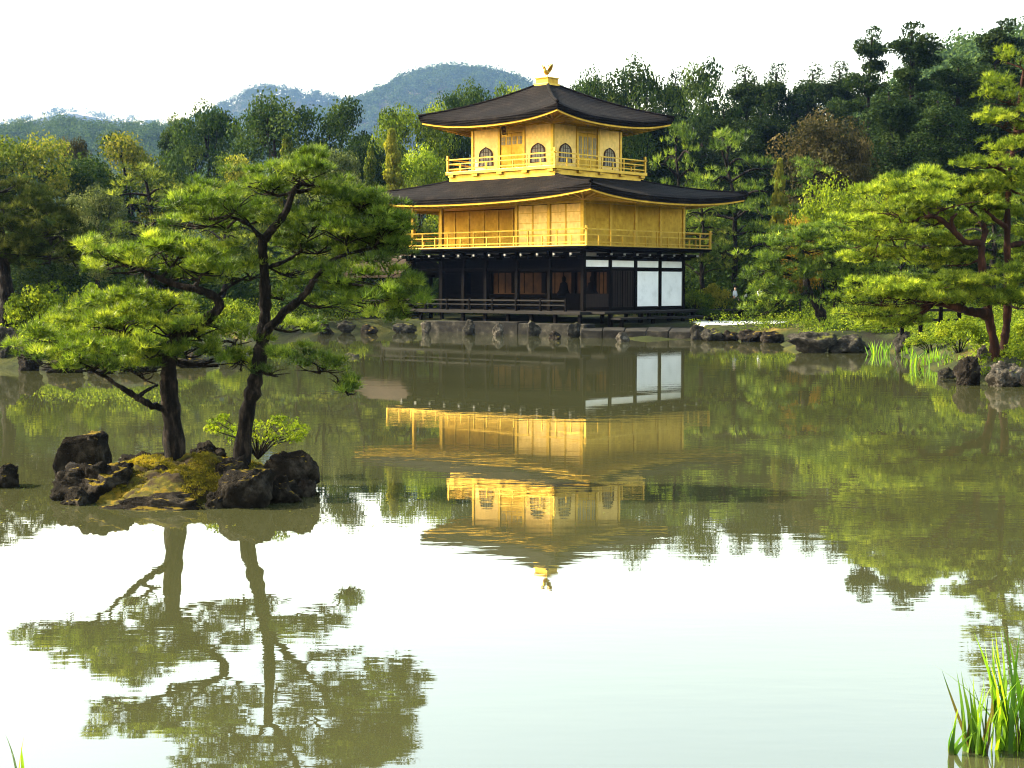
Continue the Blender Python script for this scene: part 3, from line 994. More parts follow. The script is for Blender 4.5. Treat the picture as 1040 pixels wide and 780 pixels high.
# doors in the middle bays
def door3(face):
    d_ = MB()
    o = None
    for k in range(2):
        a0, a1 = (-.77 + k * .775, -.005 + k * .775)
        if face == 'S': d_.box(X3[0] - .02, X3[0] + .03, CY + a0, CY + a1, Z3 + .1, 10.2)
        else: d_.box(CX + a0, CX + a1, Y3[0] - .02, Y3[0] + .03, Z3 + .1, 10.2)
    o = d_.build('door', M['gold'], PAV, bevel=.01)
    pp, ll = MB(), MB()
    for k in range(4):
        a = -.58 + k * .388
        if face == 'S':
            pp.box(X3[0] - .03, X3[0] - .02, CY + a - .13, CY + a + .13, 9.62, 10.02)
            ll.box(X3[0] - .043, X3[0] - .03, CY + a - .012, CY + a + .012, 9.63, 10.01).box(X3[0] - .041, X3[0] - .03, CY + a - .13, CY + a + .13, 9.81, 9.83)
        else:
            pp.box(CX + a - .12, CX + a + .12, Y3[0] - .03, Y3[0] - .02, 8.95, 10.02)
            ll.box(CX + a - .012, CX + a + .012, Y3[0] - .043, Y3[0] - .03, 8.96, 10.01).box(CX + a - .12, CX + a + .12, Y3[0] - .041, Y3[0] - .03, 9.4, 9.43)
    pp.build('paper_pane', M['windowpaper'], o)
    ll.build('lattice', M['gold_trim'], o)
    if face == 'S': MB().box(X3[0] - .02, X3[0] + .03, CY - .78, CY + .78, 10.21, 10.5).build('door_head', M['gold_trim'], o)
    else: MB().box(CX - .78, CX + .78, Y3[0] - .02, Y3[0] + .03, 10.21, 10.5).build('door_head', M['gold_trim'], o)
door3('S'); door3('E')
bx('rear_wall', 'gold', X3[3] - .03, X3[3] + .03, Y3[1] + .08, Y3[2] - .08, Z3, 10.5)
bx('rear_wall', 'gold', X3[1] + .08, X3[2] - .08, Y3[3] - .03, Y3[3] + .03, Z3, 10.5)
for d in (.09,):
    bx('eave_beam', 'gold_trim', X3[0] - d, X3[0] + d, Y3[0] + .09, Y3[3] - .09, 10.5, 10.76)
    bx('eave_beam', 'gold_trim', X3[3] - d, X3[3] + d, Y3[0] + .09, Y3[3] - .09, 10.5, 10.76)
    bx('eave_beam', 'gold_trim', X3[0] + .09, X3[3] - .09, Y3[0] - d, Y3[0] + d, 10.5, 10.76)
    bx('eave_beam', 'gold_trim', X3[0] + .09, X3[3] - .09, Y3[3] - d, Y3[3] + d, 10.5, 10.76)
for y in np.linspace(Y3[0], Y3[3], 7): MB().beam((X3[0] - .09, y, 10.55), (X3[0] - .75, y, 10.6), .12, .14).build('eave_bracket', M['gold_trim'], PAV)
for x in np.linspace(X3[0], X3[3], 7): MB().beam((x, Y3[0] - .09, 10.55), (x, Y3[0] - .75, 10.6), .12, .14).build('eave_bracket', M['gold_trim'], PAV)
# name board under the eave
nb = MB()
pv_ = Vector((X3[0] - .62, CY, 10.42))
nb.add([(pv_.x - .10, CY - .19, 10.70), (pv_.x - .10, CY + .19, 10.70), (pv_.x + .08, CY + .16, 10.06), (pv_.x + .08, CY - .16, 10.06),
        (pv_.x - .06, CY - .19, 10.71), (pv_.x - .06, CY + .19, 10.71), (pv_.x + .12, CY + .16, 10.07), (pv_.x + .12, CY - .16, 10.07)],
       [(0, 1, 2, 3), (7, 6, 5, 4), (0, 4, 5, 1), (1, 5, 6, 2), (2, 6, 7, 3), (3, 7, 4, 0)])
board = nb.build('name_board', M['plaque'], PAV)
fb = MB()
for (a, za), (c, zc) in (((-.2, 10.71), (.2, 10.71)), ((.2, 10.71), (.165, 10.05)), ((.165, 10.05), (-.165, 10.05)), ((-.165, 10.05), (-.2, 10.71))):
    g_ = lambda y, z: (pv_.x - .11 + (10.70 - z) / .64 * .18, CY + y, z)
    fb.beam(g_(a, za), g_(c, zc), .05, .04)
fb.build('board_frame', M['gold_trim'], board)
for k, ch in enumerate('究竟頂'):
    fc = bpy.data.curves.new('lettering', 'FONT')
    fc.body = ch
    fc.size = .19
    fc.align_x = 'CENTER'; fc.align_y = 'CENTER'
    fc.extrude = .004
    fc.materials.append(M['gold_trim'])
    tmp = bpy.data.objects.new('lettering_curve', fc)
    COL.objects.link(tmp)
    bpy.context.view_layer.update()
    fo = link('lettering', bpy.data.meshes.new_from_object(tmp.evaluated_get(bpy.context.evaluated_depsgraph_get())), board)
    bpy.data.objects.remove(tmp)
    z = 10.58 - k * .2
    fo.location = (pv_.x - .108 + (10.70 - z) / .64 * .18, CY, z)
    fo.rotation_euler = (R(90 - 15.7), 0, R(-90))

roof('upper_roof', 4.72, 4.72, .42, .42, 10.86, 12.92, .42, .36, .22, T3 + .05, T3 + .05, 10.74, .36)
ped = bx('roof_pedestal', 'gold_trim', CX - .50, CX + .50, CY - .50, CY + .50, 12.84, 12.98)
MB().box(CX - .42, CX + .42, CY - .42, CY + .42, 12.98, 13.24).build('pedestal_block', M['gold'], ped, bevel=.01)
MB().box(CX - .47, CX + .47, CY - .47, CY + .47, 13.24, 13.30).build('pedestal_cap', M['gold_trim'], ped, bevel=.01)
# bronze-gold phoenix facing south: body, neck and head, raised wings, arched tail, legs
pz = 13.30
def ph(f, s, z): return (CX - f * .72, CY + s * .72, pz + z * .72)        # forward, sideways, up
fb = MB()
pts, rr = smooth_path([ph(-.22, 0, .42), ph(-.10, 0, .38), ph(.06, 0, .40), ph(.18, 0, .50), ph(.22, 0, .64), ph(.26, 0, .74), ph(.33, 0, .75), ph(.40, 0, .72)],
                      [.04, .10, .13, .10, .055, .05, .05, .012], 3)
fb.tube(pts, rr, 10)
phx = fb.build('phoenix', M['gold'], PAV, smooth=True)
for s in (-1, 1):
    wv = []
    outl = [(.10, .10, .46), (.14, .30, .70), (.06, .46, .92), (-.04, .52, 1.02), (-.12, .46, .90), (-.16, .38, .78), (-.20, .30, .66), (-.18, .20, .54), (-.10, .10, .42)]
    vs = [ph(a, s * b_, z) for a, b_, z in outl] + [ph(a, s * (b_ - .03), z + .005) for a, b_, z in outl]
    n = len(outl)
    MB().add(vs, [tuple(range(n)), tuple(range(2 * n - 1, n - 1, -1))] + [(i, (i + 1) % n, (i + 1) % n + n, i + n) for i in range(n)]).build('wing', M['gold'], phx)
    MB().tube([ph(.02, s * .06, .32), ph(.05, s * .08, .16), ph(.02, s * .08, 0)], [.035, .02, .022], 6).build('leg', M['gold'], phx)
for s in (-.10, 0, .10):
    pts, rr = smooth_path([ph(-.18, s * .4, .42), ph(-.34, s, .62), ph(-.42, s * 1.6, .88), ph(-.36, s * 2.2, 1.06 + .05 * (s == 0))], [.045, .05, .04, .012], 4)
    MB().tube(pts, rr, 6).build('tail_feather', M['gold'], phx, smooth=True)
MB().tube([ph(.27, 0, .77), ph(.25, 0, .84), ph(.20, 0, .86)], [.02, .018, .006], 5).build('crest', M['gold'], phx)

# small fishing deck building beyond the west front
FP = thing('fishing_pavilion', 'small open gabled pavilion with brown bark roof beside the black verandah', 'pavilion',
           (3.456 - .743 * 14.1 + .669 * .9, 72 + .669 * 14.1 + .743 * .9, 0), TH)
MB().box(-1.3, 1.3, -1.9, 1.9, .85, .98).build('floor', M['deckwood'], FP)
for a in (-1.1, 1.1):
    for c in (-1.6, 0, 1.6): MB().box(a - .08, a + .08, c - .08, c + .08, -.4, 2.95).build('post', M['blackwood'], FP)
for a in (-1.1, 1.1): MB().box(a - .06, a + .06, -1.9, 1.9, 2.8, 2.94).build('beam', M['blackwood'], FP)
rr_ = MB()
for a in (-1.2, 1.2): rr_.box(a - .03, a + .03, -1.8, 1.8, 1.5, 1.56).box(a - .03, a + .03, -1.8, 1.8, 1.2, 1.25)
rr_.build('railing', M['deckwood'], FP)
pr = []
for k in range(17):
    t = -1 + 2 * k / 16
    pr.append((t * 1.85, 3.0 + 1.05 * (1 - abs(t)) ** .85))
vs = [(x, y, z) for y in (-2.3, 2.3) for x, z in pr] + [(x, y, z - .22) for y in (-2.25, 2.25) for x, z in pr]
n = len(pr); fs = []
for i in range(n - 1):
    fs += [(i, i + 1, n + i + 1, n + i), (2 * n + i, 3 * n + i, 3 * n + i + 1, 2 * n + i + 1), (i, 2 * n + i, 2 * n + i + 1, i + 1), (n + i, n + i + 1, 3 * n + i + 1, 3 * n + i)]
fs += [(0, n, 3 * n, 2 * n), (n - 1, 3 * n - 1, 4 * n - 1, 2 * n - 1)]
MB().add(vs, fs).build('roof', M['barkroof'], FP)


# ---------------------------------------------------------------- stones and shore works
def ico(sub):
    import bmesh
    bm = bmesh.new()
    bmesh.ops.create_icosphere(bm, subdivisions=sub, radius=1)
    V = np.array([v.co[:] for v in bm.verts]); F = np.array([[v.index for v in f.verts] for f in bm.faces])
    bm.free()
    return V, F


ICO4, ICO3 = ico(5), ico(4)


def rock_mesh(seed, dims, mat, rough=.32, cuts=9, big=True, block=1.0):
    rng = np.random.default_rng(seed)
    V, F = (ICO4 if big else ICO3)
    V = V.copy()
    if block < 1: V = np.sign(V) * np.abs(V) ** block
    for _ in range(cuts):                                   # flat broken faces
        n = rand_dirs(rng, 1)[0]; d = rng.uniform(.55, .85)
        k = V @ n
        V = V - np.outer(np.clip(k - d, 0, None) * .9, n)
    off = rng.uniform(0, 50, 3)
    D = np.array([mnoise.fractal(Vector(v * 1.6 + off), .9, 2.1, 5) + .55 * abs(mnoise.noise(Vector(v * 3.1 + off))) + .26 * mnoise.noise(Vector(v * 9 + off)) - .45 * max(0, .16 - abs(mnoise.noise(Vector(v * 2.6 - off)))) / .16 * .5 + .12 * abs(mnoise.noise(Vector(v * 19 + off))) for v in V])
    V = V * (1 + rough * D)[:, None]
    lo, hi = V.min(0), V.max(0)
    V = (V - (lo + hi) / 2) / (hi - lo) * np.array(dims)
    return np_mesh('rock', V, F, M[mat], smooth=True)


def rock_px(x0, x1, y0, y1, Y, label, mat='rock', seed=0, depth=None, group=None, sink=.15, rz=None, tilt=0, block=1.0):
    """A rock that fills the pixel box at depth Y; it sinks a little into water or ground."""
    a, b_ = P(x0, y1, Y), P(x1, y0, Y)
    w_, h = b_.x - a.x, b_.z - a.z
    me = rock_mesh(seed + 100, (w_, depth or w_ * .8, h + sink), mat, rough=.34 if block == 1 else (.10 if block < .3 else .2), cuts=9 if block == 1 else (2 if block < .3 else 4), big=w_ > .25 and Y < 45, block=block)
    o = link('rock', me)
    o.location = ((a.x + b_.x) / 2, Y, (a.z + b_.z) / 2 - sink / 2)
    o.rotation_euler = (0, tilt, 0)
    return tag(o, label, 'rock', group)


# island
isl = MB()
rng = np.random.default_rng(5)
a0, a1 = W(56, 500), W(322, 490)
icx, icy = (a0.x + a1.x) / 2, 17.25
irx, iry = (a1.x - a0.x) / 2 * .90, 1.42
vs, fs = [(icx, icy, .33)], []
nr, na = 60, 160
for i in range(1, nr + 1):
    for j in range(na):
        t = 2 * math.pi * j / na
        r = i / nr
        wob = 1 + .10 * math.sin(3 * t + 1) + .06 * math.sin(7 * t)
        x, y = icx + math.cos(t) * r * irx * wob, icy + math.sin(t) * r * iry * wob
        z = .33 * (1 - r ** 2.2) + .13 * mnoise.noise(Vector((x * 1.7, y * 1.7, 0))) * (1 - r ** 4) + .06 * mnoise.fractal(Vector((x * 5, y * 5, 3)), .8, 2.1, 5) + (.0 if r < .9 else -(r - .9) * 3)
        vs.append((x, y, z))
for j in range(na): fs.append((0, 1 + j, 1 + (j + 1) % na))
for i in range(nr - 1):
    for j in range(na):
        k = (j + 1) % na
        fs.append((1 + i * na + j, 1 + (i + 1) * na + j, 1 + (i + 1) * na + k, 1 + i * na + k))
isl.add(vs, fs)
tag(isl.build('island_ground', M['moss'], smooth=True), kind='structure')
rng = np.random.default_rng(61)
n = 24000
th_, rr_q = rng.uniform(0, 6.283, n), np.sqrt(rng.uniform(0, .92, n))
mx_ = icx + np.cos(th_) * rr_q * irx; my_ = icy + np.sin(th_) * rr_q * iry
pt = np.array([mnoise.fractal(Vector((a * 1.9, b_ * 1.9, 7)), .9, 2.1, 4) for a, b_ in zip(mx_, my_)])
kp = pt > -.32
mx_, my_, pt = mx_[kp], my_[kp], pt[kp]
iv = np.array(vs[1:]).reshape(nr, na, 3)
ri = np.clip((np.hypot((mx_ - icx) / irx, (my_ - icy) / iry) * nr).astype(int), 0, nr - 1)
ai = (np.mod(np.arctan2((my_ - icy) / iry, (mx_ - icx) / irx), 6.2832) / 6.2832 * na).astype(int) % na
mz_ = iv[ri, ai, 2] + .005
mv, mf, mt_ = tuft_needles(rng, np.stack([mx_, my_, mz_], 1), np.tile([0., 0, 1], (len(mx_), 1)) + rng.normal(0, .25, (len(mx_), 3)), .030, .007, 4, np.clip(.5 + pt * .7 + rng.normal(0, .16, len(pt)), 0, 1))
tag(link('moss_tufts', np_mesh('moss_tufts', mv, mf, M['mossblade'], mt_)), 'golden moss and fallen needles covering the islet', 'moss', kind='stuff')
for k, a in enumerate([
    (56, 110, 440, 486, 18.2, 'dark upright slab rock leaning at the far end of the pine islet', 'rock', .5),
    (51, 140, 467, 519, 16.6, 'big rounded dark boulder at the slab end of the islet', 'rock', .95),
    (86, 220, 499, 523, 15.8, 'long low dark rock along the front waterline of the islet', 'rock', .5),
    (117, 178, 458, 474, 17.6, 'broad cracked rock in front of the shorter pine trunk', 'rock', .45),
    (220, 278, 474, 521, 16.0, 'tall blocky boulder in front of the leaning pine trunk', 'rock', .6),
    (270, 326, 456, 502, 17.1, 'steep dark boulder at the bush end of the islet', 'rock', .65),
    (191, 231, 447, 466, 18.3, 'small flat rock between the two pine trunks', 'rock', .35),
    (212, 252, 462, 482, 17.0, 'low humped rock at the foot of the leaning pine', 'rock', .4),
    (258, 312, 480, 519, 16.35, 'mossy squat boulder below the steep boulder of the islet', 'rock', .6),
    (150, 175, 472, 484, 16.7, 'fist-sized stone on the mossy middle of the islet', 'rock', .2),
    (205, 232, 500, 522, 15.85, 'wedge of dark rock between the long low rock and the blocky boulder', 'rock', .35),
    (60, 98, 494, 519, 16.1, 'rounded stone at the waterline under the big rounded boulder', 'rock', .4),
    (150, 178, 494, 506, 16.1, 'half-buried dark stone in the golden moss', 'rock', .3),
    (300, 322, 486, 504, 16.7, 'little waterline stone under the steep boulder', 'rock', .25),
]):
    x0_, x1_, y0_, y1_, Y_, lab, mt_, dp = a
    rock_px(x0_, x1_, y0_, y1_, Y_, lab, mt_, seed=k, depth=dp, sink=.12, tilt=-.16 if k == 0 else 0, block=.28 if k == 0 else .45 if k == 5 else (.7 if k == 4 else 1.0))
rock_px(-14, 20, 470, 497, 17.5, 'lone dark rock in the open water at the edge of the view', 'rock', 31, .45)
rock_px(344, 367, 358, 368, 49, 'small dark rock with white streaks in open water before the pavilion', 'rock_grey', 32, .7)

# stone sea wall and landing
wl = MB()
rng = np.random.default_rng(9)
A, B = Vector(W(428, 336.9)), Vector(W(594, 341.0))
dv = (B - A); Ln = dv.length; dv.normalize(); nv = Vector((dv.y, -dv.x, 0))
s_ = 0
while s_ < Ln - .2:
    w_ = min(rng.uniform(1.6, 3.4), Ln - s_)
    p, q = A + dv * (s_ + .02), A + dv * (s_ + w_ - .02)
    o1 = rng.uniform(-.06, .06); zt = .56 + rng.uniform(-.03, .03)
    f0 = nv * (.05 + o1); bk = -nv * .9
    vs = [p + f0, q + f0, q + bk, p + bk]
    wl.add([(v.x, v.y, -.3) for v in vs] + [(v.x, v.y, zt) for v in vs], [(0, 3, 2, 1), (4, 5, 6, 7), (0, 1, 5, 4), (1, 2, 6, 5), (2, 3, 7, 6), (3, 0, 4, 7)])
    s_ += w_
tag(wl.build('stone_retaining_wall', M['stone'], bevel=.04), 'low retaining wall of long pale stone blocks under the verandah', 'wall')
ld = MB()
c = [W(590, 343.2), W(702, 345), W(708, 331.5, .3), W(592, 329.5, .3)]
n_ = 5
for i in range(n_):
    t0, t1 = i / n_ + .003, (i + 1) / n_ - .003
    q = [c[0].lerp(c[1], t0), c[0].lerp(c[1], t1), c[3].lerp(c[2], t1), c[3].lerp(c[2], t0)]
    ld.add([(v.x, v.y, -.2) for v in q] + [(v.x, v.y, .34 + .02 * (i % 2)) for v in q], [(0, 3, 2, 1), (4, 5, 6, 7), (0, 1, 5, 4), (1, 2, 6, 5), (2, 3, 7, 6), (3, 0, 4, 7)])
tag(ld.build('stone_landing', M['stone'], bevel=.03), 'flat stone landing at the water below the white plaster walls', 'landing')
sb = MB()
for gx in np.arange(6.5, 15.5, .3):
    for gy in np.arange(66.4, 80, .3):
        px_ = gx / gy * FPX + 520
        wob = 1.6 * mnoise.noise(Vector((gx * .5, gy * .5, 0))) + .6 * mnoise.noise(Vector((gx * 1.7, gy * 1.7, 4)))
        if 706 + 6 * wob < px_ < 792 + 8 * wob and 67.6 + wob < gy < 78 + wob:
            q_ = [(gx, gy), (gx + .3, gy), (gx + .3, gy + .3), (gx, gy + .3)]
            sb.add([(a, b_, gz(a, b_) + .012) for a, b_ in q_], [(0, 1, 2, 3)])
tag(sb.build('gravel_path', M['sand']), kind='structure')

k = 0
for (x0_, x1_, y0_, y1_, Y_, mt_, lab) in [
    (427, 438, 325, 339, 76, 'rock_pale', 'pale wedge stone at the pine-shaded end of the retaining wall'),
    (469, 483, 324, 340, 75, 'rock_grey', 'grey stone third along the foot of the retaining wall'),
    (500, 512, 327, 341, 73.6, 'rock_pale', 'bright slanted stone midway along the foot of the retaining wall'),
    (535, 550, 325, 341, 72.6, 'rock_grey', 'dark grey stone leaning on the retaining wall nearer the landing'),
    (557, 570, 336, 345, 68, 'rock', 'blackish stone standing in water off the retaining wall'),
    (575, 590, 327, 343, 70.5, 'rock_grey', 'grey stone where the retaining wall meets the landing'),
    (625, 640, 337, 347, 64.3, 'rock_pale', 'round pale stone in the water before the stone landing'),
    (700, 718, 329, 345, 66, 'rock_grey', 'upright grey rock beside the stone landing'),
    (711, 737, 333, 346, 65, 'rock_grey', 'lumpy grey rock below the gravel path'),
    (730, 752, 335, 346, 65, 'rock', 'dark rock in the bank between lumpy grey rock and pine'),
    (748, 778, 334, 347, 64, 'rock', 'broad dark rock on the shaded bank below the gravel'),
    (772, 799, 336, 348, 62.5, 'rock', 'dark rock at the shaded inlet beside the long boulder'),
    (797, 850, 336, 358, 53.5, 'rock_grey', 'long boulder with sunlit end below the leaning pine'),
    (838, 884, 338, 358, 54, 'rock_grey', 'grey boulder behind the long boulder near the irises'),
    (907, 928, 336, 356, 52, 'rock_grey', 'upright bluish grey stone behind the irises'),
    (969, 997, 361, 391, 36.2, 'rock', 'block-shaped rock at the water below the forked pine'),
    (999, 1042, 366, 392, 36.5, 'rock_pale', 'pale rounded boulder beside the block-shaped rock'),
    (952, 972, 372, 384, 39, 'rock_grey', 'flat stone between the iris bed and the block-shaped rock'),
    (990, 1006, 350, 372, 38.6, 'rock_pale', 'small pale stone at the root of the forked pine'),
    (1036, 1075, 372, 396, 35.5, 'rock', 'dark boulder at the frame edge under the bright bush'),
    (-12, 22, 327, 372, 43.5, 'rock_grey', 'large rock on the bank below the great dark pine'),
    (18, 46, 350, 376, 42.8, 'rock', 'dark waterline rock next to the large bank rock'),
    (48, 86, 358, 378, 42, 'rock', 'low dark rock at the waterline of the mossy bank'),
    (88, 120, 362, 379, 42, 'rock', 'rounded rock along the shaded waterline of the mossy bank'),
    (122, 165, 362, 377, 42.6, 'rock', 'wide dark rock on the waterline behind the low pine'),
    (176, 212, 358, 373, 44, 'rock', 'dark rock on the waterline between the two islet trunks'),
    (222, 250, 350, 366, 47.5, 'rock_grey', 'grey rock at the tip of the mossy bank'),
    (322, 340, 327, 339, 74, 'rock', 'dark shore rock in the shade of the far trunks'),
    (342, 362, 325, 338, 75, 'rock_grey', 'grey shore rock among the far trunks'),
    (366, 384, 329, 339, 74, 'rock', 'small dark rock on the shaded far shore'),
    (398, 424, 328, 338, 75.5, 'rock_grey', 'low grey rock below the fishing pavilion'),
]:
    Y_ = min(Y_, W((x0_ + x1_) / 2, y1_).y)
    rock_px(x0_, x1_, y0_, y1_, Y_, lab, mt_, seed=40 + k, depth=None, sink=.2)
    k += 1

# low wooden fence under the forked pine
FN = thing('wooden_fence', 'low dark wooden fence beneath the spreading pine on the bank', 'fence', tuple(P(945, 333, 52)))
for x in (-1.0, -.35, .35, 1.0): MB().box(x - .06, x + .06, -.06, .06, -.4, .75).build('post', M['blackwood'], FN)
for z in (.62, .28): MB().box(-1.25, 1.25, -.045, .045, z - .045, z + .045).build('rail', M['deckwood'], FN)


# ---------------------------------------------------------------- tree prototypes
def limb_mesh(rng, pts, r0, r1, n=7, sub=4, jit=.18):
    rr = [r0 + (r1 - r0) * (i / (len(pts) - 1)) ** .85 for i in range(len(pts))]
    p, r = smooth_path(pts, rr, sub, jit, rng)
    return p, r


def make_pine(seed, H=10.0, Wd=7.0, lean=.1, crown_from=.32, tiers=7, mat='pine', bark='bark', tufts=10, k=6, L=.34, w=.05, sub_r=.5):
    rng = np.random.default_rng(seed)
    tk = MB()
    n = 6
    tp = []
    ang = rng.uniform(0, 6.28)
    for i in range(n + 1):
        t = i / n
        s = lean * H * t * (1 - .4 * t)
        tp.append(Vector((math.cos(ang) * s + rng.normal(0, .018 * H) * (i > 0), math.sin(ang) * s + rng.normal(0, .018 * H) * (i > 0), H * .93 * t)))
    p, r = limb_mesh(rng, tp, .028 * H, .006 * H, 8, 4, .06)
    tk.tube(p, r, 9)
    pads = []
    a = rng.uniform(0, 6.28)
    for j in range(tiers):
        t = crown_from + (1 - crown_from) * (j + .5) / tiers
        i0 = min(int(t * (len(p) - 1)), len(p) - 1)
        base = p[i0]
        span = Wd * .5 * (1 - .72 * ((t - crown_from) / (1 - crown_from)) ** 1.4)
        for q in range(2 + (j < tiers - 2)):
            a += 2.4 + rng.normal(0, .35)
            ln = span * rng.uniform(.6, 1.05)
            tip = base + Vector((math.cos(a) * ln, math.sin(a) * ln, rng.uniform(-.02, .09) * H))
            mid = base.lerp(tip, .5) + Vector(rng.normal(0, .06 * ln, 3).tolist()) + Vector((0, 0, .04 * H))
            lp, lr = limb_mesh(rng, [base, mid, tip], .010 * H, .003 * H, 5, 4, .2)
            tk.tube(lp, lr, 5, cap=False)
            rx = span * rng.uniform(.34, .52); ry = span * rng.uniform(.34, .52)
            c = base.lerp(tip, .86)
            pads.append((c.x, c.y, c.z + .02 * H, rx, ry, .030 * H * rng.uniform(.8, 1.4)))
    top = p[-1]
    pads.append((top.x, top.y, top.z, Wd * .13, Wd * .13, .04 * H))
    pads.append((top.x + .05 * Wd, top.y, top.z - .05 * H, Wd * .19, Wd * .17, .035 * H))
    crown = join([pad_mesh(rng, pd, sub_r, tufts, L, w, k, 1.25) for pd in pads])
    return tk, crown, H, Wd


def make_broad(seed, H=10.0, Wd=8.0, trunk=.25, clumps=46, per=260, leaf=.195, shape='round'):
    rng = np.random.default_rng(seed)
    tk = MB()
    tp = [Vector((0, 0, -.3)), Vector((rng.normal(0, .1), rng.normal(0, .1), H * trunk)), Vector((rng.normal(0, .25), rng.normal(0, .25), H * .55)), Vector((rng.normal(0, .3), rng.normal(0, .3), H * .86))]
    p, r = limb_mesh(rng, tp, .026 * H, .005 * H, 8, 5, .05)
    tk.tube(p, r, 9)
    cz, rz = H * (1 + trunk) / 2, H * (1 - trunk) / 2
    C, Rc = [], []
    for i in range(clumps):
        d = rand_dirs(rng, 1)[0]
        rr = rng.uniform(.45, 1.0) ** .6
        z = d[2] * rr
        f = 1.0
        if shape == 'cone': f = max(.12, (1 - (z + 1) / 2)) * 1.35
        if shape == 'egg': f = 1.0 - .28 * z
        c = np.array([d[0] * rr * Wd * .40 * f, d[1] * rr * Wd * .40 * f, cz + z * rz * .86])
        C.append(c); Rc.append(Wd * rng.uniform(.09, .17) * (1 if shape != 'cone' else .8))
        if i % 5 == 0:
            b0 = p[min(int((.3 + .5 * rng.uniform()) * len(p)), len(p) - 1)]
            lp, lr = limb_mesh(rng, [b0, b0.lerp(Vector(c), .5) + Vector((0, 0, -.03 * H)), Vector(c)], .010 * H, .003 * H, 5, 3, .15)
            tk.tube(lp, lr, 5, cap=False)
    crown = clump_cards(rng, np.array(C), np.array(Rc), per, leaf)
    return tk, crown, H, Wd


def make_conifer(seed, H=14.0, Wd=5.0, tiers=16, base=.1, sparse=False, per=70, leaf=.30):
    """Cedar or cypress: whorls of drooping branches; the sparse kind has clouds of spray set well apart near the top."""
    rng = np.random.default_rng(seed)
    tk = MB()
    tp = [Vector((0, 0, -.4))] + [Vector((rng.normal(0, .02) * Wd, rng.normal(0, .02) * Wd, H * t)) for t in (.25, .5, .75, .97)]
    p, r = limb_mesh(rng, tp, .021 * H, .004 * H, 8, 5, .05)
    tk.tube(p, r, 8)
    C, Rc = [], []
    for j in range(tiers):
        t = base + (1 - base) * j / tiers
        i0 = min(int((t * .97 + .02) * (len(p) - 1)), len(p) - 1)
        prof = (1 - t) ** .55 * .9 + .16
        if sparse: prof = (.72 + .28 * math.sin(t * 14 + seed)) * (1.05 - .5 * t ** 3)
        nb = 5 if not sparse else (4 if t < .7 else 3)
        for q in range(nb):
            a = rng.uniform(0, 6.28)
            ln = Wd * .5 * prof * rng.uniform(.65, 1.1)
            b0 = p[i0]
            tip = b0 + Vector((math.cos(a) * ln, math.sin(a) * ln, (-.03 if not sparse else .03) * H * rng.uniform(.3, 1.2)))
            lp, lr = limb_mesh(rng, [b0, b0.lerp(tip, .5) + Vector((0, 0, .01 * H)), tip], .006 * H, .002 * H, 4, 2, .15)
            tk.tube(lp, lr, 4, cap=False)
            for m_ in (.3, .62, .95) if not sparse else (.45, .72, 1.0):
                c = b0.lerp(tip, m_)
                C.append(np.array(c) + rng.normal(0, .02 * Wd, 3)); Rc.append(Wd * rng.uniform(.09, .15) * (.6 + .5 * prof))
    for dz in (0, .03, .06, .09):
        C.append(np.array(p[-1]) - np.array([rng.normal(0, .02) * Wd, rng.normal(0, .02) * Wd, dz * H - .01 * H])); Rc.append(Wd * (.10 + dz * .6))
    crown = clump_cards(rng, np.array(C), np.array(Rc), per, leaf, .5, .62 if sparse else .95, .5)
    return tk, crown, H, Wd


def make_shrub(seed, H=1.6, Wd=2.4, clumps=22, per=110, leaf=.11):
    rng = np.random.default_rng(seed)
    tk = MB()
    C, Rc = [], []
    for i in range(clumps):
        a, rr = rng.uniform(0, 6.28), math.sqrt(rng.uniform())
        c = np.array([math.cos(a) * rr * Wd * .40, math.sin(a) * rr * Wd * .40, H * (.25 + .52 * math.sqrt(max(0, 1 - rr * rr)) * rng.uniform(.5, 1.1))])
        C.append(c); Rc.append(Wd * rng.uniform(.09, .17))
        if i % 3 == 0: tk.tube([(0, 0, -.1), (c[0] * .4, c[1] * .4, c[2] * .5), tuple(c)], [.03, .022, .01], 5, cap=False)
    crown = clump_cards(rng, np.array(C), np.array(Rc), per, leaf, .55, .8)
    return tk, crown, H, Wd


PROTO = {}


def proto(key, made):
    tk, (V, F, T), H, Wd = made
    tme = bpy.data.meshes.new('trunk')
    tme.from_pydata(tk.v, [], tk.f)
    tme.polygons.foreach_set('use_smooth', np.ones(len(tme.polygons), dtype=bool))
    tme.materials.append(M['bark']); tme.update()
    ztop = float(np.percentile(V[:, 2], 99.8))
    wid = float(np.percentile(V[:, 0], 99) - np.percentile(V[:, 0], 1))
    PROTO.setdefault(key, []).append((tme, np_mesh('crown', V, F, M['green'], T), ztop, wid))


for s in range(4): proto('pine', make_pine(20 + s, lean=.06 + .05 * s, tiers=7 + s % 2, Wd=7 + .6 * s))
for s in range(2): proto('leanpine', make_pine(34 + s, lean=.42, tiers=6, Wd=8, crown_from=.4))
for s in range(4): proto('broad', make_broad(50 + s, shape=('round', 'egg', 'round', 'egg')[s], clumps=44 + 5 * s))
proto('cone', make_broad(60, Wd=4.5, H=10, clumps=48, shape='cone', trunk=.12))
for s in range(3): proto('cedar', make_conifer(70 + s, Wd=5.5 + .6 * s, tiers=20, per=130, leaf=.17))
for s in range(3): proto('fir', make_conifer(80 + s, Wd=5.4, tiers=19, base=.2, sparse=True, per=190, leaf=.16))
for s in range(3): proto('shrub', make_shrub(90 + s))
proto('maple', make_broad(64, H=6, Wd=6.5, clumps=40, per=170, leaf=.17, trunk=.2))
proto('maple', make_broad(65, H=6, Wd=6.0, clumps=36, per=170, leaf=.17, trunk=.2))

COUNT = {}


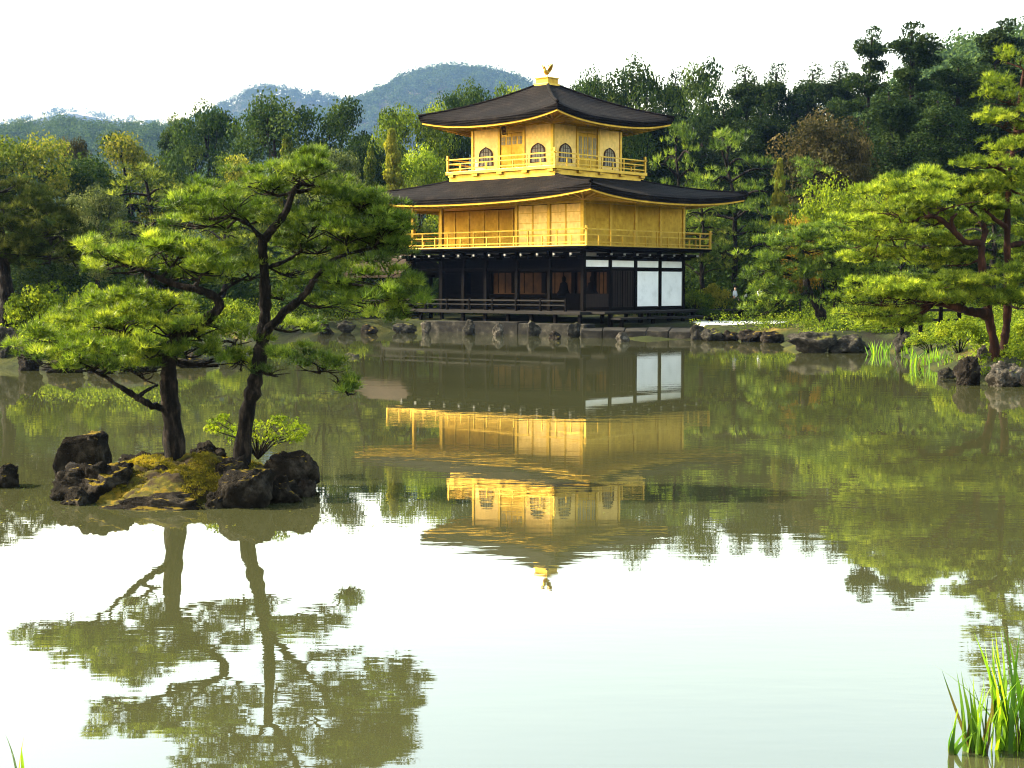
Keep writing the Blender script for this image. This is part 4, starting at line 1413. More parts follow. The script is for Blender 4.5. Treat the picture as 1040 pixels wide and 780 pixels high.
def plant(key, name, px, ytop, wpx, Y, leafm, label, cat='tree', group=None, barkm='bark', rz=None, which=None, base=None):
    ps = PROTO[key]
    i = COUNT.get(key, 0); COUNT[key] = i + 1
    tme, cme, ztop, wid = ps[(which if which is not None else i) % len(ps)]
    q = P(px, ytop, Y)
    zb = gz(q.x, Y) - .05 if base is None else base
    h = max(q.z - zb, .4)
    wm = wpx / FPX * Y
    r = thing(name, label, cat, (q.x, Y, zb), (i * 2.399) % 6.283 if rz is None else rz, group)
    r.scale = (wm / wid, wm / wid, h / ztop)
    for nm, me, mt in (('trunk' if key != 'shrub' else 'stem', tme, barkm), ('crown' if key != 'shrub' else 'foliage', cme, leafm)):
        o = link(nm, me, r)
        o.material_slots[0].link = 'OBJECT'
        o.material_slots[0].material = M[mt]
    return r


FAR = 'trees rising behind the pond'
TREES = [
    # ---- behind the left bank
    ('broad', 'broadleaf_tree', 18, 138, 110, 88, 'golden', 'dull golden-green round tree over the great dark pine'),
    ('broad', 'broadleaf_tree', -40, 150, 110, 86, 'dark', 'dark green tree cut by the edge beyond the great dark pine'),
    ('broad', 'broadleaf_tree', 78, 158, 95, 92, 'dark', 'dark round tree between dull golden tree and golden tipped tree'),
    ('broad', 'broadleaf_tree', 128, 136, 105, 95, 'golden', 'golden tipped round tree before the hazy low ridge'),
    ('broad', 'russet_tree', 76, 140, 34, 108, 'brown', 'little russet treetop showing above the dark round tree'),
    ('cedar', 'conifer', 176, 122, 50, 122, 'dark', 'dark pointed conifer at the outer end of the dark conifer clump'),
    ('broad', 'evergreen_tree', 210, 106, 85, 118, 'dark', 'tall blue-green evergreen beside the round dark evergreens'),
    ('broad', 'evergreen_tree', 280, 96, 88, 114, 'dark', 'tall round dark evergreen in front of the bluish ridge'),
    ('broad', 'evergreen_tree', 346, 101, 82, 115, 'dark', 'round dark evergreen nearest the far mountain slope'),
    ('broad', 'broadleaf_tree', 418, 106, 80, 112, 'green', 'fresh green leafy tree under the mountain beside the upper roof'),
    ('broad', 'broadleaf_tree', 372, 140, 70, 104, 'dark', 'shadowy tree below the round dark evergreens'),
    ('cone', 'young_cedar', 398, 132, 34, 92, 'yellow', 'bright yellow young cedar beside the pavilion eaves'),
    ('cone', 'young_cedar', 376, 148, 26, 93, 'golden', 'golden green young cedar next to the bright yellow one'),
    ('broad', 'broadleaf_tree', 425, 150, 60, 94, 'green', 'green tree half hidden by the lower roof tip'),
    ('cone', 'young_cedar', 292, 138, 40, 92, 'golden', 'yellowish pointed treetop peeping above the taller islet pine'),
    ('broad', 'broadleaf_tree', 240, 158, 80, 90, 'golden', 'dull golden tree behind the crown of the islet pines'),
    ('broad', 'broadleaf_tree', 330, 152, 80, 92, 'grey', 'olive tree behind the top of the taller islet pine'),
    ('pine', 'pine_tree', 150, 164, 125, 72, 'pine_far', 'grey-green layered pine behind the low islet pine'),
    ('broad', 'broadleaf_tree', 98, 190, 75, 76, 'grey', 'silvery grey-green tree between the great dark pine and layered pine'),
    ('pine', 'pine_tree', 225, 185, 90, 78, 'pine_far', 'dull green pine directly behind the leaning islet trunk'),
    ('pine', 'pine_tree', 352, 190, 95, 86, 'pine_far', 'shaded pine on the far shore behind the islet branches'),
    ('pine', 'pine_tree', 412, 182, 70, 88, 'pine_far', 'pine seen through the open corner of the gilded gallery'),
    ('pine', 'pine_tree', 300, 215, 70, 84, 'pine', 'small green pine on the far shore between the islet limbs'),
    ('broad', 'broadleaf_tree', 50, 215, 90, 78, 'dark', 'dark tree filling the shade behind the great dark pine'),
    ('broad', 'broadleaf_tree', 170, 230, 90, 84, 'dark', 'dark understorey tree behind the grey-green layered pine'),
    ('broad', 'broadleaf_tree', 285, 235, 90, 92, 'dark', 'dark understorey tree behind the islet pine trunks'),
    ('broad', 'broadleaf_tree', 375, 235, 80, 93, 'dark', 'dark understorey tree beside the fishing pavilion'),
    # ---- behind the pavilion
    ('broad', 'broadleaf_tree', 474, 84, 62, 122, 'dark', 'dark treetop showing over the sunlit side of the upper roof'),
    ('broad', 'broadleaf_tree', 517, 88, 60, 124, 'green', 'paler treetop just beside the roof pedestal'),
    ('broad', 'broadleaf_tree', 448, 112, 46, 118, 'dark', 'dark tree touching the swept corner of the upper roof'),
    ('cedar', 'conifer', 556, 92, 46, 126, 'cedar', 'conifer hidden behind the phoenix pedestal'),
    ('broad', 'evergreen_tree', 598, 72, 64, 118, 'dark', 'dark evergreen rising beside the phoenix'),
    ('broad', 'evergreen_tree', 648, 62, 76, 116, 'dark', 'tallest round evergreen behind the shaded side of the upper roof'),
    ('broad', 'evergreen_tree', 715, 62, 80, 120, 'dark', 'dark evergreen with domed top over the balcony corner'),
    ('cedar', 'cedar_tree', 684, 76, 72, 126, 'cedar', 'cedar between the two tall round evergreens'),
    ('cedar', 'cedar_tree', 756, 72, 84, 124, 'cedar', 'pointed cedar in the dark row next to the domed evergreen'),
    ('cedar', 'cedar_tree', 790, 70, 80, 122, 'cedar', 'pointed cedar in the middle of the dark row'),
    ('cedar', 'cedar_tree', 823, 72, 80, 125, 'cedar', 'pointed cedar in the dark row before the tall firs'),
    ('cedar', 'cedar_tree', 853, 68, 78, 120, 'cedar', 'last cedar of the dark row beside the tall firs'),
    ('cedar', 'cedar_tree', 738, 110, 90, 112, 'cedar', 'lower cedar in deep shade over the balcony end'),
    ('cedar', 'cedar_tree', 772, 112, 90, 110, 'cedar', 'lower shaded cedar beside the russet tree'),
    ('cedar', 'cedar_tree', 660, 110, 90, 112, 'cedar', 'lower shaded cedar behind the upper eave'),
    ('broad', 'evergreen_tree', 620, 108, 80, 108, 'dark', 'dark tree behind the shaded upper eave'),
    ('broad', 'evergreen_tree', 545, 130, 120, 108, 'dark', 'dark tree wholly masked by the top storey'),
    # ---- right
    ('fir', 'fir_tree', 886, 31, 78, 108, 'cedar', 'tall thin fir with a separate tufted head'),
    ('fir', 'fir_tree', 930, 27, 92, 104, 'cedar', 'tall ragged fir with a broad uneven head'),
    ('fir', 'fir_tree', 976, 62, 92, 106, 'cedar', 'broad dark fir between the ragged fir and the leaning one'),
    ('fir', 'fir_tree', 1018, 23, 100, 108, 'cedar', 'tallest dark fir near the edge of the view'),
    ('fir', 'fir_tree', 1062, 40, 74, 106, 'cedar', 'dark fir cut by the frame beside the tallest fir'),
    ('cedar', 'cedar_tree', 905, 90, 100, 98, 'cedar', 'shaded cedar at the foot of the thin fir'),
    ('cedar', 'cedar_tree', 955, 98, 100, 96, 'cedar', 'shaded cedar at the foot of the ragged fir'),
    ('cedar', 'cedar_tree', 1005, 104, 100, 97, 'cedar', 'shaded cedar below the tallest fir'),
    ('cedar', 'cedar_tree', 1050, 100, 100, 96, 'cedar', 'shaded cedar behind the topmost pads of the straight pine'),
    ('broad', 'russet_tree', 834, 114, 88, 92, 'brown', 'russet brown leafed tree in front of the dark cedars'),
    ('broad', 'russet_tree', 868, 140, 60, 90, 'brown', 'smaller russet tree against the thin fir'),
    ('cone', 'young_cedar', 792, 162, 24, 86, 'yellow', 'bright yellow-green sapling below the russet tree'),
    ('pine', 'pine_tree', 690, 124, 88, 88, 'pine', 'pine with sunlit pads directly beyond the shaded front'),
    ('pine', 'pine_tree', 752, 130, 100, 86, 'pine', 'wide pine between the balcony end and the russet tree'),
    ('pine', 'pine_tree', 838, 158, 110, 84, 'pine', 'pine below the russet tree'),
    ('pine', 'pine_tree', 715, 190, 80, 84, 'pine_far', 'dark pine right behind the gilded balcony end'),
    ('pine', 'pine_tree', 935, 166, 105, 80, 'pine', 'pine at the foot of the ragged fir'),
    ('pine', 'pine_tree', 1010, 158, 100, 76, 'pine', 'pine standing beyond the straight trunk'),
    ('maple', 'maple_tree', 850, 181, 84, 74, 'lime', 'bright lime green maple over the leaning pine'),
    ('maple', 'maple_tree', 895, 190, 56, 76, 'green', 'green maple next to the lime one'),
    ('maple', 'maple_tree', 814, 219, 42, 72, 'orange', 'small orange tinted maple over the leaning pine'),
    ('broad', 'broadleaf_tree', 742, 225, 90, 90, 'dark', 'dark understorey tree beside the white plaster walls'),
    ('broad', 'broadleaf_tree', 800, 225, 90, 90, 'dark', 'dark understorey tree behind the leaning pine'),
    ('broad', 'broadleaf_tree', 880, 225, 100, 84, 'dark', 'dark understorey tree behind the lime maple'),
    ('broad', 'broadleaf_tree', 960, 215, 110, 82, 'dark', 'dark understorey tree behind the forked pine'),
    ('broad', 'broadleaf_tree', 1050, 220, 110, 80, 'dark', 'dark understorey tree at the edge behind the straight pine'),
    ('pine', 'pine_tree', 908, 222, 90, 62, 'pine', 'low green pine standing behind the pads of the forked pine'),
]
for t in TREES:
    plant(*t, group=None)
for k, (px, yt, wp, Y, mt, lab) in enumerate([
    (40, 286, 60, 47, 'green', 'light green low shrub on the mossy bank beside the dark trunk'),
    (88, 288, 56, 49, 'green', 'light green shrub on the mossy bank behind the low pine'),
    (132, 292, 60, 52, 'green', 'rounded shrub behind the pads of the low islet pine'),
    (185, 296, 55, 54, 'dark', 'dark shrub on the mossy bank between islet trunks'),
    (232, 303, 46, 58, 'green', 'shrub near the tip of the mossy bank'),
    (300, 298, 60, 80, 'dark', 'dark shrub on the far shore behind the lower limb'),
    (345, 300, 56, 80, 'green', 'green shrub on the shaded far shore'),
    (388, 300, 40, 82, 'dark', 'dark shrub beside the fishing pavilion'),
    (428, 304, 30, 84, 'lime', 'bright shrub seen under the fishing pavilion'),
    (706, 292, 34, 81, 'green', 'green shrub just past the white plaster walls'),
    (728, 288, 44, 82, 'yellow', 'yellow-tipped shrub beyond the side deck'),
    (762, 300, 44, 82, 'dark', 'dark shrub behind the gravel path'),
    (720, 312, 26, 76, 'dark', 'little dark shrub by the deck legs'),
    (800, 306, 60, 78, 'dark', 'dark shrub behind the trunk of the leaning pine'),
    (860, 312, 50, 66, 'dark', 'shaded shrub between leaning pine and fence'),
    (905, 318, 44, 58, 'dark', 'shaded shrub above the upright bluish stone'),
    (975, 321, 54, 43, 'lime', 'bright green bush beside the trunk of the forked pine'),
    (1036, 326, 46, 41, 'lime', 'bright bush behind the forked trunk at the frame edge'),
    (945, 336, 44, 47, 'green', 'low bush over the iris bed'),
    (890, 333, 40, 56, 'green', 'low bush above the grey boulder'),
    (860, 331, 34, 57, 'dark', 'dark low growth on top of the grey boulder'),
]):
    plant('shrub', 'shrub', px, yt, wp, Y, mt, lab, 'shrub')


def tinted(name, vft, mat): return np_mesh(name, vft[0], vft[1], mat, vft[2])


# ---------------------------------------------------------------- pines traced limb by limb
def hero_pine(name, label, Yc, base_px, trunk, limbs, pads, scale_px, mat, bark, seed, sub_r, tufts, L, w, k, barkpads=None, rt=(.11, .04), fill=2.1, ry=.85, grow=(1.12, 1.4)):
    """trunk, limbs: (px, py, dy) points; pads: (px, py, half width px, half height px, dy). dy = metres behind the trunk plane."""
    rng = np.random.default_rng(seed)
    o0 = P(base_px[0], base_px[1], Yc)
    r = thing(name, label, 'pine tree', tuple(o0))
    loc = lambda px, py, dy: P(px, py, Yc + dy) - o0
    tp = [loc(*q) for q in trunk]
    tp[0].z -= .25
    p, rad = limb_mesh(rng, tp, rt[0], rt[1], 9, 6, .03)
    rad[0] *= 1.35
    if len(rad) > 3: rad[1] *= 1.22; rad[2] *= 1.1
    tk = MB().tube(p, rad, 12)
    skel = list(zip(p, rad))
    tk.build('trunk', M[bark], r, smooth=True)
    for pts, r0, r1 in limbs:
        lp, lr = limb_mesh(rng, [loc(*q) for q in pts], r0, r1, 7, 6, .13)
        MB().tube(lp, lr, 8).build('limb', M[bark], r, smooth=True)
        skel += list(zip(lp, lr))
    sk = np.array([s[0][:] for s in skel]); sr = np.array([s[1] for s in skel])
    for (px, py, hw, hh, dy) in pads:
        c = loc(px, py, dy)
        m_ = (Yc + dy) / FPX
        rx_, rz_ = hw * grow[0] * m_, hh * grow[1] * m_
        # twig from the nearest limb, dividing under the pad
        tw = MB()
        d = np.linalg.norm(sk - np.array(c[:]), axis=1) + np.where(sk[:, 2] > c.z + .05, .4, 0)
        i = int(np.argmin(d))
        b0 = Vector(sk[i])
        cc = c - Vector((0, 0, rz_ * .55))
        lp, lr = limb_mesh(rng, [b0, b0.lerp(cc, .5) + Vector((0, 0, -.06 * (cc - b0).length)), cc], min(sr[i] * .8, rt[0] * .26), rt[0] * .09, 5, 4, .25)
        tw.tube(lp, lr, 6, cap=False)
        for q in range(7):
            a = rng.uniform(0, 6.28); ff = rng.uniform(.5, .95)
            e = cc + Vector((math.cos(a) * rx_ * ff, math.sin(a) * rx_ * ry * ff, rz_ * rng.uniform(.1, .8)))
            s0 = lp[int(rng.uniform(.5, 1) * (len(lp) - 1))]
            bp, br = limb_mesh(rng, [s0, s0.lerp(e, .55) + Vector(rng.normal(0, rx_ * .08, 3).tolist()), e], rt[0] * .10, rt[0] * .03, 4, 3, .3)
            tw.tube(bp, br, 4, cap=False)
        pd = link('foliage_pad', tinted('foliage_pad', pad_mesh(rng, (c.x, c.y, c.z, rx_, rx_ * ry, rz_), sub_r, tufts, L, w, k, fill), M[mat]), r)
        tw.build('twig', M[bark], pd, smooth=True)
    return r


hero_pine('pine_tree', 'taller pine on the islet with a dark leaning trunk', 17.7, (244, 463),
    [(243, 465, 0), (250, 425, 0), (258, 393, 0), (265, 355, .02), (269, 322, .05), (269, 285, .05), (267, 250, 0), (271, 240, 0), (289, 217, -.1), (298, 195, -.1), (308, 184, 0)],
    [([(267, 340, 0), (290, 316, -.1), (310, 299, -.2), (321, 281, -.2), (342, 262, -.1), (378, 252, 0)], .058, .018),
     ([(269, 272, .05), (288, 266, .25), (305, 256, .5)], .034, .014),
     ([(269, 246, 0), (252, 228, -.2), (231, 219, -.35)], .036, .012),
     ([(269, 350, 0), (290, 357, -.3), (315, 367, -.5), (342, 383, -.6)], .024, .008),
     ([(318, 285, -.2), (345, 287, -.45), (380, 292, -.6), (405, 300, -.6)], .028, .010),
     ([(298, 196, -.1), (325, 194, .1), (352, 203, .2)], .026, .010)],
    [(297, 172, 40, 13, 0), (268, 188, 34, 11, .3), (325, 180, 34, 12, -.25), (300, 166, 26, 8, .2), (350, 199, 34, 11, .2), (381, 207, 20, 8, .1),
     (238, 203, 36, 13, -.3), (208, 213, 34, 12, -.1), (222, 225, 36, 10, .3), (252, 217, 26, 10, .1), (190, 226, 20, 8, .2),
     (318, 222, 38, 11, .3), (350, 231, 40, 12, -.2), (385, 235, 34, 13, .1), (400, 222, 16, 8, .0), (335, 247, 40, 11, .35), (378, 258, 34, 12, .3),
     (300, 250, 28, 10, .5), (302, 275, 26, 9, .6), (345, 280, 34, 12, -.3), (385, 281, 32, 13, -.55), (368, 303, 38, 13, -.5), (405, 306, 22, 13, -.6), (330, 305, 24, 10, .3),
     (300, 330, 26, 9, .6), (288, 297, 20, 9, .4), (368, 204, 30, 9, -.1), (390, 213, 22, 9, .05), (362, 214, 30, 9, .3), (398, 246, 20, 9, .1), (400, 262, 20, 9, -.2), (410, 300, 22, 10, -.4), (412, 316, 20, 9, -.6), (392, 226, 22, 9, -.2), (404, 236, 18, 10, .15), (411, 246, 13, 8, -.1),
     (300, 362, 24, 9, -.35), (325, 372, 26, 10, -.5), (345, 388, 15, 11, -.6), (354, 396, 12, 8, -.65), (282, 377, 17, 7, -.3)],
    85, 'pine', 'bark', 201, .135, 22, .098, .0085, 9, rt=(.105, .030))

hero_pine('pine_tree', 'shorter pine on the islet with broad low pads of bright needles', 17.4, (178, 460),
    [(179, 463, 0), (175, 430, 0), (172, 398, 0), (172, 372, .02), (176, 350, .05), (190, 336, .05), (206, 327, 0), (222, 313, -.05), (219, 302, -.05), (200, 294, -.1), (178, 289, -.1), (147, 276, -.1), (126, 269, -.1)],
    [([(170, 415, 0), (152, 411, -.2), (137, 402, -.3), (122, 393, -.4), (106, 381, -.5)], .052, .022),
     ([(139, 404, -.3), (150, 396, -.15), (160, 391, .05)], .026, .014),
     ([(174, 360, 0), (150, 345, .1), (115, 340, .15), (80, 345, .2)], .045, .014),
     ([(106, 382, -.5), (85, 372, -.6), (60, 362, -.6)], .024, .010),
     ([(205, 328, 0), (230, 335, .25), (245, 342, .4)], .026, .010),
     ([(219, 303, -.05), (235, 290, .2), (252, 280, .3)], .026, .010)],
    [(150, 256, 38, 11, -.1), (112, 253, 30, 11, 0), (182, 252, 30, 10, .2), (95, 266, 20, 8, .2), (130, 272, 30, 8, -.3), (205, 268, 32, 12, -.1), (232, 277, 26, 11, .2), (255, 278, 16, 9, .3), (170, 280, 28, 8, .3), (225, 259, 22, 8, .3),
     (130, 305, 38, 9, .4), (165, 312, 32, 9, .5), (95, 313, 24, 8, .4),
     (85, 331, 38, 12, .1), (125, 327, 38, 11, -.2), (168, 332, 34, 11, -.1), (205, 338, 30, 11, .2), (235, 345, 24, 9, .3),
     (48, 343, 32, 11, -.1), (35, 355, 20, 9, -.2), (72, 355, 36, 11, -.5), (112, 352, 38, 11, -.4), (150, 357, 34, 10, -.3), (190, 357, 30, 9, .1), (222, 365, 28, 9, .3), (245, 372, 14, 7, .3), (60, 368, 26, 8, -.6), (95, 369, 28, 8, -.6), (135, 371, 30, 8, .2)],
    85, 'pine_lit', 'bark', 202, .135, 22, .098, .0085, 9, rt=(.125, .022))

hero_pine('pine_tree', 'red-barked forked pine with crooked trunk and bright flat pads over the bank', 38.0, (1012, 364),
    [(1013, 366, 0), (1009, 345, 0), (1004, 321, 0), (1003, 295, 0), (997, 267, 0), (996, 248, 0), (981, 246, -.2), (970, 236, -.3), (958, 225, -.3), (948, 219, -.3)],
    [([(1003, 318, 0), (985, 316, -.5), (968, 312, -.8), (950, 308, -1.0)], .16, .06),
     ([(996, 250, 0), (1000, 232, .5), (985, 212, 1.0)], .10, .04),
     ([(970, 237, -.3), (966, 224, -.4), (972, 217, -.5)], .07, .03),
     ([(948, 219, -.3), (920, 226, -.2), (895, 235, 0)], .07, .03)],
    [(936, 193, 42, 8, .3), (972, 186, 36, 8, .8), (900, 197, 36, 8, 1.2), (958, 205, 48, 8, -.4), (912, 213, 44, 8, -.2), (880, 226, 34, 8, .2), (990, 200, 30, 9, 1.0),
     (945, 226, 40, 7, .4), (905, 240, 44, 8, -.3), (872, 249, 30, 8, 0), (955, 245, 38, 8, 1.0), (920, 260, 44, 8, .9), (885, 262, 26, 7, .6), (965, 265, 32, 8, 1.1),
     (985, 225, 30, 8, 1.2),
     (950, 288, 52, 8, -.9), (905, 291, 44, 8, -1.2), (985, 297, 30, 9, -.8), (925, 304, 48, 8, -1.3), (880, 303, 30, 8, -1.0), (868, 318, 18, 7, -.9), (900, 318, 30, 7, -1.0), (960, 303, 34, 8, -.6), (893, 331, 22, 6, -1.0), (915, 329, 20, 5, -1.2), (1000, 190, 34, 8, .6), (925, 180, 30, 6, .8)],
    39, 'pine_bright', 'redbark', 203, .22, 20, .15, .019, 8, rt=(.135, .055), grow=(1.12, 1.0), fill=1.7)

hero_pine('pine_tree', 'straight red-trunked pine rising behind the forked pine', 38.6, (1016, 364),
    [(1016, 366, 0), (1020, 345, 0), (1023, 322, 0), (1023, 275, 0), (1023, 230, 0), (1025, 185, 0), (1030, 140, .1), (1036, 100, .2), (1040, 72, .2)],
    [([(1023, 232, 0), (1010, 222, -.4), (1000, 212, -.7)], .08, .03),
     ([(1023, 250, 0), (1042, 246, .3), (1062, 240, .5)], .09, .03),
     ([(1026, 178, 0), (1012, 170, -.4), (996, 165, -.6)], .07, .03),
     ([(1031, 135, 0), (1050, 130, .3), (1070, 128, .5)], .07, .03)],
    [(1036, 60, 22, 10, .2), (1045, 85, 34, 12, .2), (1022, 98, 22, 9, -.4), (1040, 118, 36, 11, -.2), (1016, 124, 18, 8, -.3), (1060, 130, 30, 11, .4), (1024, 148, 30, 10, -.5), (1002, 167, 26, 8, -.6), (1040, 172, 36, 10, -.4),
     (1018, 184, 32, 8, .5), (1058, 195, 32, 11, .3), (1006, 208, 26, 8, -.7), (1044, 218, 30, 9, .6), (1062, 238, 28, 10, .4), (1040, 262, 30, 10, .6),
     (1028, 284, 36, 13, -1.4), (1055, 278, 30, 14, -1.2), (1010, 301, 28, 12, -1.5), (1045, 305, 34, 13, -1.5)],
    39, 'pine_bright', 'redbark', 204, .22, 20, .15, .019, 8, rt=(.125, .045), grow=(1.12, 1.0), fill=1.7)

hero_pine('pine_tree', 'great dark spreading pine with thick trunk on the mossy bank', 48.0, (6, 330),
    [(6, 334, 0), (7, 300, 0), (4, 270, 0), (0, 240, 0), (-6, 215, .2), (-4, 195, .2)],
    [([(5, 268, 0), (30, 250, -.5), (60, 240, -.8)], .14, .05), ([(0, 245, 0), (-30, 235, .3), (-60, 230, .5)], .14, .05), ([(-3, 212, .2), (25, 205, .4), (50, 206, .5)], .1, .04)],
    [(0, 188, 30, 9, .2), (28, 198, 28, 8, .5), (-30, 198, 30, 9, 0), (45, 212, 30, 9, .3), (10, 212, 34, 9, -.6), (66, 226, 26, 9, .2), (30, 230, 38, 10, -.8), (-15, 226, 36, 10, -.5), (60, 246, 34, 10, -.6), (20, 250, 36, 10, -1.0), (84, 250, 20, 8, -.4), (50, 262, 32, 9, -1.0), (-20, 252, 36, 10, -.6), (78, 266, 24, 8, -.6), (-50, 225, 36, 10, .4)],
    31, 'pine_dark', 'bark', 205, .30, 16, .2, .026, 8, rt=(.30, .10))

hero_pine('pine_tree', 'pine with a leaning trunk and rounded layered pads beyond the long boulder', 62.0, (838, 326),
    [(840, 329, 0), (830, 310, 0), (821, 296, 0), (818, 278, .2), (815, 262, .2), (812, 246, .2)],
    [([(822, 297, 0), (806, 303, -.4), (790, 308, -.5)], .12, .05), ([(818, 280, .2), (840, 268, .4), (862, 262, .5)], .10, .04), ([(816, 268, .2), (800, 262, -.2), (785, 262, -.3)], .10, .04)],
    [(815, 236, 28, 7, .2), (845, 240, 30, 7, .4), (795, 246, 26, 7, -.2), (822, 252, 34, 7, -.4), (858, 256, 28, 8, .3), (786, 262, 26, 7, -.3), (838, 268, 32, 7, -.3), (806, 275, 28, 7, -.5), (868, 274, 24, 7, .4), (776, 280, 22, 7, -.4), (850, 284, 28, 7, .2), (792, 292, 26, 7, -.7), (772, 302, 20, 7, -.6), (798, 306, 24, 7, -.9), (776, 315, 20, 6, -.8)],
    24, 'pine', 'bark', 206, .34, 14, .24, .034, 7, rt=(.22, .09))

# bush on the islet
rng = np.random.default_rng(77)
o0 = P(262, 458, 18.5)
r = thing('maple_sapling', 'low yellow-green maple bush behind the leaning pine trunk', 'shrub', tuple(o0))
st = MB()
C, Rc = [], []
for (px, py, rr) in [(222, 430, .09), (214, 436, .06), (232, 440, .09), (246, 436, .09), (226, 424, .05), (262, 440, .1), (278, 434, .11), (292, 430, .10), (302, 436, .08), (288, 443, .1), (270, 448, .1), (240, 447, .08), (300, 446, .07), (308, 440, .05), (255, 430, .08), (283, 425, .06)]:
    c = P(px, py, 18.5 + rng.normal(0, .15)) - o0
    C.append(np.array(c[:])); Rc.append(rr)
    st.tube([(0, 0, -.1), (c.x * .4, c.y * .3, c.z * .55), tuple(c)], [.014, .009, .004], 5, cap=False)
st.build('stem', M['bark'], r)
link('foliage', tinted('foliage', clump_cards(rng, np.array(C), np.array(Rc) * 2.0, 75, .045, .6, .5), M['lime']), r)


# ---------------------------------------------------------------- irises
def iris(px, py, Y, n, hpx, spread_px, label, seed, name='iris_clump', group=None):
    rng = np.random.default_rng(seed)
    o0 = P(px, py, Y)
    m_ = Y / FPX
    V, F, T = [], [], []
    b = 0
    for i in range(n):
        x = rng.normal(0, .45) * spread_px * m_; y = rng.normal(0, .4) * spread_px * m_
        h = hpx * m_ * rng.uniform(.55, 1.05); lean = rng.normal(0, .15); ly = rng.normal(0, .13)
        w_ = rng.uniform(.010, .019) * (1 if Y < 12 else 1.7)
        a = rng.uniform(0, 3.14); ca, sa = math.cos(a) * w_, math.sin(a) * w_
        t_ = rng.uniform()
        bend = rng.normal(0, .12) + (rng.choice([-1, 1]) * .5 if rng.uniform() < .12 else 0)
        N = 7
        for j in range(N + 1):
            t = j / N
            q = (1 - t ** 2.2) * (.75 + .5 * t * (1 - t))
            cx_, cy_, cz_ = x + (lean * t + bend * t * t) * h, y + ly * t * h, h * t * (1 - abs(bend) * .25 * t)
            V += [(cx_ - ca * q, cy_ - sa * q, cz_), (cx_ - sa * q * .12, cy_ + ca * q * .12, cz_), (cx_ + ca * q, cy_ + sa * q, cz_)]
            T += [np.clip(t_ + .2 * (t - .5), 0, 1)] * 3
        for j in range(N):
            k = b + 3 * j
            F += [(k, k + 1, k + 4, k + 3), (k + 1, k + 2, k + 5, k + 4)]
        b += 3 * (N + 1)
    o = link(name, np_mesh(name, V, F, M['iris'], T, smooth=False))
    o.location = (o0.x, o0.y, -.06)
    return tag(o, label, 'iris', group)


iris(969, 772, 7.42, 7, 66, 8, 'sparse iris blades standing alone in the near water', 1)
iris(990, 768, 7.45, 24, 100, 14, 'middle tuft of iris blades in the near water', 2)
iris(1026, 764, 7.5, 52, 142, 22, 'tallest dense tuft of iris blades at the corner of the water', 3)
iris(21, 800, 7.0, 3, 70, 9, 'lone pair of iris tips poking up by the near bank', 4)
iris(52, 806, 6.95, 3, 40, 7, 'short iris tip by the near bank beside the lone pair', 5)
iris(896, 360, 51, 34, 17, 13, 'small iris tuft in front of the upright bluish stone', 6)
iris(922, 362, 49.5, 16, 16, 8, 'thin iris tuft between the small tuft and the iris bed', 7)
iris(946, 371, 43.5, 90, 23, 26, 'bright green iris bed along the bank by the bush', 8)
iris(968, 374, 41.5, 46, 20, 16, 'iris bed end next to the block-shaped rock', 9)
iris(232, 330, 56, 40, 13, 30, 'pale reeds on the far side of the mossy bank', 10)
iris(110, 330, 46.5, 70, 22, 40, 'grassy reeds on the mossy bank behind the low pine', 11)

# ---------------------------------------------------------------- undergrowth on the banks (no one could count it)
rng = np.random.default_rng(404)
n = 9000
Yg = rng.uniform(36, 125, n)
Xg = (rng.uniform(-90, 1130, n) - 520) / FPX * Yg
dg = signed_pond(Xg, Yg)
pxg = Xg / Yg * FPX + 520
lx = (Xg - 3.456) * math.cos(TH) + (Yg - 72) * math.sin(TH); ly = -(Xg - 3.456) * math.sin(TH) + (Yg - 72) * math.cos(TH)
keep = (dg > .7) & ~((lx > -2) & (lx < LX + 4.5) & (ly > -3.2) & (ly < LY + 6)) & ~((Xg > 3) & (Xg < 14.5) & (Yg < 80) & (Yg > 60) & ~((Xg > 8.4) & (Yg < 67.4))) & ~((pxg > 200) & (pxg < 250) & (Yg < 60) & (rng.uniform(size=n) < .6)) & (rng.uniform(size=n) < np.clip(dg / 2.0, .35, 1))
Xg, Yg, dg = Xg[keep], Yg[keep], dg[keep]
hg = np.where(Yg < 62, rng.uniform(.15, .5, len(Xg)), np.where(Yg < 84, rng.uniform(.25, .9, len(Xg)), rng.uniform(.9, 3.4, len(Xg))))
hg = np.where(dg < 1.6, hg * .5, hg)
Cg, Rg = [], []
for q in range(3):
    o = rng.normal(0, .45, (len(Xg), 2)) * np.maximum(hg, .5)[:, None]
    xq, yq = Xg + o[:, 0], Yg + o[:, 1]
    Cg.append(np.stack([xq, yq, ground_z(xq, yq) + hg * (.25 + .3 * q)], 1)); Rg.append(hg * .55 + .1)
nearm = Yg < 84
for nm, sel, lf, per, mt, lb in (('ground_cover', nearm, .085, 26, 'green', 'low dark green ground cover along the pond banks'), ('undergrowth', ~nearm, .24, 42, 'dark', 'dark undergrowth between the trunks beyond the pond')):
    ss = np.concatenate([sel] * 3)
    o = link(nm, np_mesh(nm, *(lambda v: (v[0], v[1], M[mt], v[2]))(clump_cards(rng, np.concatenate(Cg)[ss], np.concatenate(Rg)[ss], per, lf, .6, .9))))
    tag(o, lb, 'undergrowth', kind='stuff')


